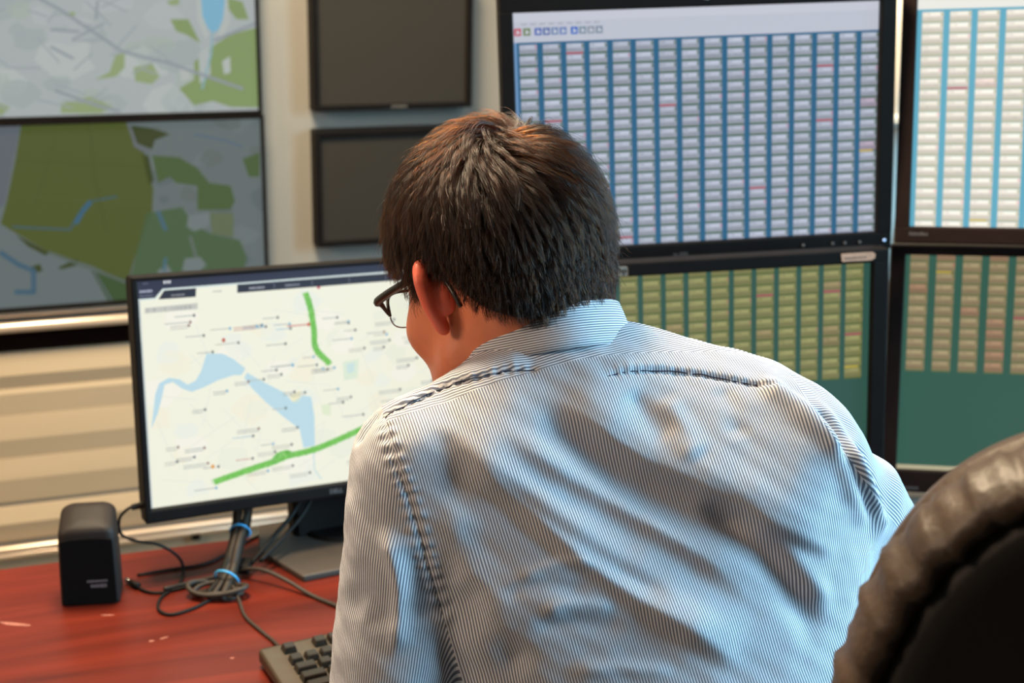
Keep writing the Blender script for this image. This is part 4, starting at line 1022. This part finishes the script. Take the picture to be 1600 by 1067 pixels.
ST = gp_[gi]+off[:, None, :]*(1-0.60*tt)
ln = rng.uniform(0.72, 1.12, (NS, 1, 1)); ST = ST[:, :1]+(ST-ST[:, :1])*ln
ST += rng.normal(0, 0.0009, (NS, 1, 3))*tt**1.5+rng.normal(0, 0.0002, ST.shape)*tt
fly = rng.rand(NS) < 0.035
nn = grad(sd_head, ST[fly][:, -1]); ST[fly] += nn[:, None, :]*(tt**2)*rng.uniform(0.003, 0.010, (fly.sum(), 1, 1))
hc = bpy.data.hair_curves.new('hair_strands'); hc.add_curves([NP]*NS)
hc.attributes['position'].data.foreach_set('vector', ST.astype(np.float32).ravel())
ra = hc.attributes.get('radius') or hc.attributes.new('radius', 'FLOAT', 'POINT')
ra.data.foreach_set('value', np.repeat(np.linspace(0.00016, 0.00006, NP)[None], NS, 0).astype(np.float32).ravel())
hm = bpy.data.materials.new('hair_strands'); hm.use_nodes = True; nt = hm.node_tree; nt.nodes.clear()
ho = nt.nodes.new('ShaderNodeOutputMaterial'); hb = nt.nodes.new('ShaderNodeBsdfHairPrincipled'); hb.parametrization = 'MELANIN'
hb.inputs['Melanin'].default_value = 0.92; hb.inputs['IOR'].default_value = 1.40; hb.inputs['Melanin Redness'].default_value = 0.65; hb.inputs['Roughness'].default_value = 0.26; hb.inputs['Radial Roughness'].default_value = 0.5; hb.inputs['Random Color'].default_value = 0.2
nt.links.new(hb.outputs[0], ho.inputs[0])
hc.materials.append(hm)
hs = bpy.data.objects.new('hair_strands', hc); COL.objects.link(hs); hs.parent = hair; hs['kind'] = 'stuff'

# ---- shirt
def sd_arm(p, S_, E_, W_, kk=0.03):
    d = smin(sd_cap(p, S_, E_, 0.062, 0.050), sd_cap(p, E_, E_+(W_-E_)*0.9, 0.050, 0.038), kk); return d
def sd_torso(p):
    q = (p-T0)@TB.T
    t = sd_ell(q, (-0.014, -0.020, -0.185), (0.203, 0.106, 0.250))
    t = smin(t, sd_ell(q, (-0.012, -0.030, -0.46), (0.195, 0.118, 0.24)), 0.08)
    for sx_ in (-1, 1): t = smin(t, sd_ell(q, (sx_*0.112, 0.018, -0.115), (0.078, 0.060, 0.100)), 0.06)
    t = smin(t, sd_cap(p, SL, T0+(SL-T0)*0.2, 0.058, 0.064), 0.05)
    t = smin(t, sd_cap(p, SR, T0+(SR-T0)*0.2-v3(0,0,0.012), 0.058, 0.058), 0.05)
    t = smin(t, sd_cap(p, N0-v3(0.01, 0.01, 0.034), T0+(SL-T0)*0.55, 0.056, 0.050), 0.05)
    t = smin(t, sd_cap(p, N0-v3(0.01, 0.01, 0.034), T0+(SR-T0)*0.55-v3(0, 0, 0.02), 0.056, 0.048), 0.05)
    return t
def sd_shirt(p):
    d = smin(sd_torso(p), sd_cap(p, v3(0.318, 1.180, 1.078), ER, 0.041, 0.046), 0.018)
    d = smin(d, sd_arm(p, SL, EL, WL), 0.014); d = smin(d, sd_arm(p, SR, ER, WR), 0.022)
    if 0: d = smax(d, -sd_cap(p, N0+(NKT-N0)*0.25, N0+(NKT-N0)*2.5, 0.050, 0.062), 0.010)
    return d
sv, sq = surfnet(sd_shirt, (-0.24, 0.74, 0.52), (0.50, 1.46, 1.30), 0.0046)
sv = relax(sv, sq, 2, 0.5)

# finer mesh for the cloth, then seams and folds pushed along the normal
_m = np_mesh(sv, sq); _o = bpy.data.objects.new('tmp', _m); COL.objects.link(_o)
_s = _o.modifiers.new('s', 'SUBSURF'); _s.levels = 1; _s.render_levels = 1
bpy.context.view_layer.update()
_e = _o.evaluated_get(bpy.context.evaluated_depsgraph_get()); _me = bpy.data.meshes.new_from_object(_e)
sv = np.empty(len(_me.vertices)*3, np.float32); _me.vertices.foreach_get('co', sv); sv = sv.reshape(-1, 3).astype(float)
sq = np.empty(len(_me.loops), np.int32); _me.loops.foreach_get('vertex_index', sq); sq = sq.reshape(-1, 4)
bpy.data.objects.remove(_o)
sn = grad(sd_shirt, sv, 0.002)
def line_field(P):
    """per vertex: distance to the polyline, side (+ right of travel seen from outside), position 0..1, arc length"""
    P = catmull(P, 6); A, B = P[:-1], P[1:]; L = np.linalg.norm(B-A, axis=1); cum = np.concatenate([[0], np.cumsum(L)])
    near = np.where(np.linalg.norm(sv-P.mean(0), axis=1) < np.linalg.norm(P-P.mean(0), axis=1).max()+0.08)[0]
    X = sv[near]; bd = np.full(len(X), 9.0); sd_ = np.zeros(len(X)); ps = np.zeros(len(X))
    for a, b, l, c0 in zip(A, B, L, cum):
        d = b-a; t = np.clip((X-a)@d/(d@d), 0, 1); r = X-a-t[:, None]*d; e = np.linalg.norm(r, axis=1)
        m = e < bd; bd[m] = e[m]; ps[m] = c0+t[m]*l; sd_[m] = np.sum(r*np.cross(d/l, sn[near]), 1)[m]
    return near, bd, sd_, ps/cum[-1], ps
disp = np.zeros(len(sv)); puck = np.zeros(len(sv))
FOLDS = [[[[0.0274, 1.1133, 1.2046], [0.0543, 1.1029, 1.1863], [0.1082, 1.0919, 1.1519], [0.16, 1.0807, 1.1336], [0.2038, 1.0709, 1.1131], [0.2554, 1.0727, 1.087], [0.2836, 1.0835, 1.0714]], 0.011, 0.03, 0.011], [[[-0.0567, 1.0911, 1.1796], [-0.0251, 1.0698, 1.1509], [0.0148, 1.0568, 1.1185], [0.058, 1.0405, 1.0844], [0.1034, 1.0329, 1.0527], [0.1596, 1.0232, 1.0211], [0.2036, 1.0198, 0.9925]], 0.01, 0.024, 0.01], [[[-0.0144, 1.0854, 1.1799], [0.0389, 1.0746, 1.1442], [0.088, 1.0679, 1.1153], [0.1495, 1.0573, 1.0848], [0.2043, 1.0492, 1.0496]], 0.006, 0.018, 0.009], [[[0.017, 1.096, 1.1879], [0.0709, 1.0842, 1.1456], [0.1296, 1.0736, 1.1143], [0.1826, 1.0647, 1.0937]], -0.004, 0.008, 0.014], [[[-0.0186, 1.0669, 1.1421], [0.029, 1.0505, 1.108], [0.087, 1.0404, 1.0715], [0.1398, 1.034, 1.0443]], -0.005, 0.009, 0.016], [[[0.1524, 1.0737, 1.1142], [0.1825, 1.0687, 1.1033], [0.2299, 1.0572, 1.0566], [0.2669, 1.0516, 0.9996]], -0.008, 0.014, 0.014], [[[0.1875, 1.0706, 1.1112], [0.2368, 1.0626, 1.0699], [0.2736, 1.0667, 1.0214]], 0.005, 0.012, 0.014], [[[0.13, 1.1204, 1.1959], [0.1402, 1.1048, 1.1761], [0.1584, 1.0875, 1.1491]], 0.003, 0.01, 0.012], [[[0.1769, 1.1315, 1.2017], [0.1857, 1.1106, 1.1864], [0.1917, 1.0943, 1.1642]], -0.0018, 0.01, 0.01], [[[0.0973, 1.1168, 1.1993], [0.1135, 1.1076, 1.1802], [0.1348, 1.0969, 1.162]], -0.0025, 0.01, 0.01], [[[0.2088, 1.142, 1.2035], [0.2435, 1.1177, 1.184], [0.2687, 1.1003, 1.1607], [0.2784, 1.0938, 1.1435]], 0.008, 0.01, 0.012], [[[0.2552, 1.1225, 1.1837], [0.2705, 1.1121, 1.1695], [0.2811, 1.098, 1.1476]], -0.003, 0.006, 0.008], [[[0.2798, 1.1133, 1.1646], [0.2921, 1.0993, 1.1364], [0.3166, 1.1211, 1.0918], [0.3325, 1.1353, 1.0614]], 0.008, 0.008, 0.012], [[[0.2914, 1.1168, 1.1578], [0.3036, 1.1108, 1.1284], [0.3252, 1.1318, 1.0872]], -0.007, 0.008, 0.008], [[[0.0251, 1.0195, 1.0436], [0.0559, 1.024, 1.0494], [0.0898, 1.0263, 1.0443]], 0.0026, 0.005, 0.008], [[[0.0151, 1.0173, 1.0273], [0.0563, 1.0188, 1.0332], [0.1006, 1.0215, 1.027]], -0.0022, 0.008, 0.008], [[[0.0467, 1.0092, 0.9979], [0.088, 1.0104, 0.9999], [0.1399, 1.0117, 0.9969]], 0.003, 0.005, 0.008], [[[0.004, 1.0308, 1.0658], [0.043, 1.0364, 1.0793], [0.0712, 1.0386, 1.0748]], 0.002, 0.004, 0.007], [[[-0.0061, 1.0276, 1.0529], [0.0298, 1.027, 1.0626], [0.0714, 1.0295, 1.0566]], -0.0018, 0.006, 0.006], [[[-0.1036, 1.0576, 1.1019], [-0.0892, 1.0393, 1.0617], [-0.0881, 1.0313, 1.0318], [-0.0915, 1.0199, 0.9973]], 0.0055, 0.009, 0.0055], [[[-0.0798, 1.0468, 1.0874], [-0.0741, 1.0394, 1.0568], [-0.076, 1.0295, 1.0215]], -0.004, 0.01, 0.01], [[[-0.1334, 1.0515, 1.0201], [-0.1135, 1.0413, 1.0434], [-0.0967, 1.0271, 1.0165]], -0.003, 0.014, 0.014], [[[-0.1302, 1.1079, 1.1461], [-0.1204, 1.119, 1.1651], [-0.107, 1.121, 1.1762]], -0.004, 0.006, 0.008], [[[-0.135, 1.099, 1.1148], [-0.1236, 1.0666, 1.0887], [-0.1225, 1.0528, 1.0548]], 0.002, 0.012, 0.012], [[[-0.0496, 1.0616, 1.1324], [-0.0383, 1.05, 1.0869], [-0.0162, 1.0274, 1.0413], [0.0055, 1.0151, 0.9965]], 0.005, 0.016, 0.016], [[[-0.0512, 1.0882, 1.178], [-0.0436, 1.0659, 1.142], [-0.0306, 1.0511, 1.0979]], -0.0015, 0.012, 0.012], [[[-0.0378, 1.0434, 1.0614], [-0.0053, 1.0193, 1.0171], [0.0212, 1.0108, 0.9877]], -0.005, 0.014, 0.014]]
for P, amp, wl, wr in FOLDS:
    i, d, s_, t, _ = line_field(np.array(P))
    w = np.where(s_ > 0, wr, wl); env = np.clip(np.minimum(t, 1-t)/0.22, 0, 1); env = env*env*(3-2*env)
    disp[i] += 1.25*amp*env*np.exp(-(d/w)**2)
SEAMS = [[[[-0.1057, 1.1077, 1.1753], [-0.0848, 1.1145, 1.1847], [-0.0587, 1.1272, 1.194], [-0.0316, 1.123, 1.2046], [-0.0049, 1.1252, 1.2112], [0.0193, 1.1251, 1.2135]], 'flat'], [[[0.0811, 1.1217, 1.2097], [0.1004, 1.1299, 1.212], [0.131, 1.1376, 1.2101], [0.1628, 1.1384, 1.2071], [0.2018, 1.1347, 1.2012], [0.2349, 1.1345, 1.1951]], 'flat'], [[[-0.1057, 1.1077, 1.1753], [-0.099, 1.08, 1.1632], [-0.0916, 1.0658, 1.1466], [-0.0805, 1.0566, 1.1226], [-0.0722, 1.0496, 1.0976], [-0.0651, 1.0444, 1.0718], [-0.0586, 1.0426, 1.0498], [-0.052, 1.0386, 1.0288]], 'pucker'], [[[0.249, 1.1324, 1.1904], [0.2665, 1.1154, 1.1739], [0.2789, 1.0991, 1.1517], [0.2925, 1.0958, 1.1228], [0.3129, 1.1155, 1.0822]], 'plain']]
for P, kind in SEAMS:
    i, d, s_, t, arc = line_field(np.array(P))
    if kind == 'pucker':
        disp[i] += -0.0020*np.exp(-(d/0.0024)**2)+0.0014*np.exp(-((d-0.0045)/0.0038)**2)*(0.4+np.sin(arc*2*math.pi/0.0105+s_*90+1.5*np.sin(arc*90)))*np.clip(t*8, 0, 1)
    elif kind == 'plain':
        disp[i] += (-0.0035*np.exp(-(d/0.004)**2)+np.where(s_ > 0, 0.002, 0.0035)*np.exp(-((d-0.009)/0.006)**2))*np.clip(np.minimum(t, 1-t)*6, 0, 1)
    else:
        disp[i] += -0.0022*np.exp(-(d/0.0024)**2)+np.where(s_ < 0, 0.0034*np.exp(-(d/0.022)**2), 0)*np.clip(np.minimum(t, 1-t)*8, 0, 1)+0.0007*np.sin(arc*2*math.pi/0.009)*np.exp(-(d/0.006)**2)
bdir = sv-T0
disp += 0.0011*noise3(sv*np.array([1.0, 1.0, 1.0]), 5, 55)+0.0005*noise3(sv, 6, 140)
sv0 = sv.copy()
sv = sv+sn*disp[:, None]
sv = relax(sv, sq, 1, 0.35)
sme = np_mesh(sv, sq, 'shirt')
_qt = (sv0-T0)@TB.T; _r = np.abs(_qt[:, 0]); _w = np.clip((_r-0.09)/0.07, 0, 1); _w = _w*_w*(3-2*_w)
set_attr(sme, 's_torso', _qt[:, 0]+np.sign(_qt[:, 0])*_w*0.9*np.maximum(0, 0.03-_qt[:, 1])); set_attr(sme, 's_yoke', (sv0-T0)@ax_a)
def arm_coord(p, S_, E_, W_):
    def ang(A, B):
        d1 = (B-A)/np.linalg.norm(B-A); a = np.cross(d1, v3(0, 0, 1)+v3(0.3, 0, 0)); a /= np.linalg.norm(a); b = np.cross(d1, a); q = p-A
        return np.arctan2(q@b, q@a)
    return np.where(sd_cap(p, S_, E_, 0.06, 0.05) < sd_cap(p, E_, W_, 0.05, 0.04), ang(S_, E_)*0.057, ang(E_, W_)*0.045)
dL = np.minimum((sv-v3(-0.1053, 1.1032, 1.177))@v3(-0.948, -0.174, -0.264), sd_torso(sv)-sd_arm(sv, SL, EL, WL)+0.03)
set_attr(sme, 's_armL', arm_coord(sv0, SL, EL, WL)); set_attr(sme, 's_armR', arm_coord(sv0, SR, ER, WR))
set_attr(sme, 'd_armL', dL); set_attr(sme, 'd_armR', (sv-v3(0.258, 1.159, 1.181))@v3(0.801, 0.028, 0.598))
set_attr(sme, 'd_yoke', (sv-v3(0.055, 1.139, 1.202))@(0.75*ax_a-0.66*ax_b))
def cloth_mat():
    m = mat('striped_shirt_cotton', (205, 204, 204), 0.85, spec=0.2); nt = m.node_tree; b = nt.nodes['Principled BSDF']; L = nt.links
    def at(n): x = nt.nodes.new('ShaderNodeAttribute'); x.attribute_name = n; return x.outputs['Fac']
    def mth(op, *a):
        x = nt.nodes.new('ShaderNodeMath'); x.operation = op
        for i, v in enumerate(a):
            if isinstance(v, (int, float)): x.inputs[i].default_value = v
            else: L.new(v, x.inputs[i])
        return x.outputs[0]
    def mix(f, a, b_): return mth('ADD', mth('MULTIPLY', a, mth('SUBTRACT', 1.0, f)), mth('MULTIPLY', b_, f))
    s = mix(mth('GREATER_THAN', at('d_yoke'), 0.0), at('s_torso'), at('s_yoke'))
    s = mix(mth('GREATER_THAN', at('d_armL'), 0.0), s, at('s_armL')); s = mix(mth('GREATER_THAN', at('d_armR'), 0.0), s, at('s_armR'))
    fr_ = mth('ABSOLUTE', mth('SUBTRACT', mth('FRACT', mth('DIVIDE', s, 0.0023)), 0.5))
    mr = nt.nodes.new('ShaderNodeMapRange'); mr.interpolation_type = 'SMOOTHSTEP'; mr.inputs['From Min'].default_value = 0.20; mr.inputs['From Max'].default_value = 0.32
    L.new(fr_, mr.inputs['Value'])
    mx = nt.nodes.new('ShaderNodeMix'); mx.data_type = 'RGBA'; L.new(mr.outputs[0], mx.inputs['Factor'])
    mx.inputs['A'].default_value = lin((104, 108, 122)); mx.inputs['B'].default_value = lin((206, 206, 210))
    L.new(mx.outputs['Result'], b.inputs['Base Color'])
    tc = nt.nodes.new('ShaderNodeTexCoord'); n2 = nt.nodes.new('ShaderNodeTexNoise'); n2.inputs['Scale'].default_value = 60; n2.inputs['Detail'].default_value = 5
    L.new(tc.outputs['Object'], n2.inputs[0]); bp = nt.nodes.new('ShaderNodeBump'); bp.inputs['Strength'].default_value = 0.25; bp.inputs['Distance'].default_value = 0.002
    L.new(n2.outputs['Fac'], bp.inputs['Height']); L.new(bp.outputs[0], b.inputs['Normal'])
    return m
M['shirt'] = cloth_mat()
sl_kd = None
shirt = link('shirt', sme, M['shirt'], person, smooth=True); shirt['label'] = 'white shirt with fine blue-grey stripes'


M['seam_shadow'] = mat('navy_seam_shadow', (34, 40, 62), 0.9)  # navy for thin tubes that draw in the shadow line along the yoke seams
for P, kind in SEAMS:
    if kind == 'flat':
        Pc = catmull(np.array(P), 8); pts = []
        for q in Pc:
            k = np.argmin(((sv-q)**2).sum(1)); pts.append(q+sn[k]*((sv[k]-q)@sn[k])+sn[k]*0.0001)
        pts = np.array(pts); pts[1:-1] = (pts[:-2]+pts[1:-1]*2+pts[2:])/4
        link('seam_shadow_tube', tube(pts, 0.0005, 5), M['seam_shadow'], shirt, smooth=True)
# ---- collar: a stand around the neck folded over into a leaf
CC = N0+v3(-0.019, 0.016, 0.023); ca = v3(-0.15, 0.36, 0.92); ca /= np.linalg.norm(ca)
e2 = v3(0.05, -1, 0); e2 -= ca*(e2@ca); e2 /= np.linalg.norm(e2); e1 = np.cross(e2, ca); e1 *= np.sign(e1[0])
nth = 97; prof = [(-0.018, 0.000), (0.004, 0.0005), (0.018, 0.0010), (0.0215, 0.0025), (0.0225, 0.0050), (0.0205, 0.0075), (0.012, 0.0100), (0.000, 0.0130), (-0.010, 0.0165), (-0.019, 0.0205), (-0.0195, 0.0190), (-0.010, 0.0140), (0.002, 0.0090), (0.008, 0.0055), (-0.018, 0.0035)]
CV, CS = [], []
arc_ = np.concatenate([[0], np.cumsum([math.hypot(prof[i+1][0]-prof[i][0], prof[i+1][1]-prof[i][1]) for i in range(len(prof)-1)])])
for k in range(nth):
    th = R(-166+332*k/(nth-1)); c_, s_ = math.cos(th), math.sin(th)
    for (h, o_), a_ in zip(prof, arc_):
        fr_ = abs(th)/math.pi
        dip = 0.014*fr_**2; lf = 1+0.9*max(0, fr_-0.55) if o_ > 0.009 and h < 0.012 else 1
        ra, rb = 0.062+o_*1.0, 0.060+o_*(1.15 if c_ > 0 else 0.9)
        wob = 0.0016*math.sin(th*3+1.0)+0.0008*math.sin(th*7)
        CV.append(CC+e1*(s_*(ra+wob))+e2*(c_*(rb+wob))+ca*(h*lf+dip+0.0016*math.sin(th*2.3+0.6))); CS.append(a_)
n_ = len(prof)
CF = [(k*n_+j, k*n_+(j+1) % n_, (k+1)*n_+(j+1) % n_, (k+1)*n_+j) for k in range(nth-1) for j in range(n_)]+[tuple(range(n_))[::-1], tuple((nth-1)*n_+j for j in range(n_))]
cme = bpy.data.meshes.new('collar'); cme.from_pydata([tuple(v) for v in CV], [], CF); cme.update()
bm = bmesh.new(); bm.from_mesh(cme); bmesh.ops.recalc_face_normals(bm, faces=bm.faces); bm.to_mesh(cme); bm.free()
set_attr(cme, 's_torso', CS)
for nm in ('s_yoke', 's_armL', 's_armR'): set_attr(cme, nm, np.zeros(len(CV)))
for nm in ('d_armL', 'd_armR', 'd_yoke'): set_attr(cme, nm, -np.ones(len(CV)))
link('collar', cme, M['shirt'], shirt, smooth=True)

# ---- glasses
gl = empty('glasses'); gl.parent = person
lens_m = bpy.data.materials.new('lens_glass'); lens_m.use_nodes = True; lb = lens_m.node_tree.nodes['Principled BSDF']
lb.inputs['Transmission Weight'].default_value = 1.0; lb.inputs['Roughness'].default_value = 0.02; lb.inputs['IOR'].default_value = 1.18; lb.inputs['Base Color'].default_value = (0.96, 0.98, 0.97, 1)
fm = mat('dark_frame_plastic', (30, 27, 22), 0.28, spec=0.6)
for s in (1, -1):
    def lp(t):                                     # lens outline, a rounded rectangle
        c_, s_ = math.cos(t), math.sin(t); e = 0.55
        return 0.035+0.0255*math.copysign(abs(c_)**e, c_), 0.003+0.0175*math.copysign(abs(s_)**e, s_)
    def lw(l, u, df=0.0): return tuple(hw(s*l, 0.110-0.16*max(0, l-0.02)**1.0*1.0-0.05*(0.02-u)+df, u))
    ts = np.linspace(0, 2*math.pi, 41)
    rim_ = [lw(*lp(t)) for t in ts]
    link('rim_lower', tube([lw(*lp(t)) for t in np.linspace(math.pi*1.02, math.pi*1.98, 25)], 0.0007, 6), M['steel'], gl, smooth=True)
    link('rim_upper', tube([lw(*lp(t)) for t in np.linspace(-0.10, math.pi+0.10, 25)], 0.0016, 8), fm, gl, smooth=True)
    a = [lw(*lp(t)) for t in ts[:-1]]; b = [lw(*lp(t), df=-0.0016) for t in ts[:-1]]; n2_ = len(a)
    lme = bpy.data.meshes.new('lens'); lme.from_pydata(a+b, [], [tuple(range(n2_)), tuple(range(n2_, 2*n2_))[::-1]]+[(k, n2_+k, n2_+(k+1) % n2_, (k+1) % n2_) for k in range(n2_)]); lme.update()
    link('lens', lme, lens_m, gl)
    tp = [hw(s*0.0615, 0.103, 0.000), hw(s*0.069, 0.100, 0.010), hw(s*0.0755, 0.096, 0.013), hw(s*0.0785, 0.070, 0.0185), hw(s*0.0785, 0.030, 0.026), hw(s*0.0785, 0.006, 0.031), hw(s*0.0795, -0.012, 0.028), hw(s*0.081, -0.030, 0.010), hw(s*0.079, -0.038, -0.008)]
    link('temple', tube(tp, [0.0012, 0.0026, 0.0042, 0.0040, 0.0036, 0.0030, 0.0024, 0.0024, 0.0020], 8, 6), fm, gl, smooth=True)
link('bridge', tube([tuple(hw(l, f, u)) for l, f, u in ((-0.011, 0.109, 0.010), (0, 0.114, 0.013), (0.011, 0.109, 0.010))], 0.0014, 8, 6), fm, gl, smooth=True)

# ---- trousers and shoes
def sd_trs(p):
    d = sd_cap(p, HIPL, HIPR, 0.108, 0.108)
    for a, b, c_ in ((HIPL, KL, AL), (HIPR, KR, AR)):
        d = smin(d, sd_cap(p, a, b, 0.094, 0.068), 0.04); d = smin(d, sd_cap(p, b, c_+v3(0, 0, 0.0), 0.066, 0.058), 0.02)
    return d
tv, tq = surfnet(sd_trs, (-0.05, 0.76, 0.02), (0.53, 1.56, 0.74), 0.008)
tv = tv+grad(sd_trs, tv)*(0.003*noise3(tv, 3, 60))[:, None]
link('trousers', np_mesh(tv, tq), M['trouser'], person, smooth=True)
for A_ in (AL, AR):
    f = lambda p: smax(smin(sd_cap(p, A_+v3(0.002, -0.025, -0.052), A_+v3(-0.018, 0.15, -0.066), 0.044, 0.036), sd_cap(p, A_+v3(0, -0.01, -0.02), A_+v3(0, 0, 0.02), 0.046, 0.046), 0.03), -(p[:, 2]-0.002), 0.004)
    v_, q_ = surfnet(f, A_-v3(0.09, 0.12, 0.11), A_+v3(0.09, 0.24, 0.09), 0.006); link('shoe', np_mesh(v_, q_), M['shoe'], person, smooth=True)
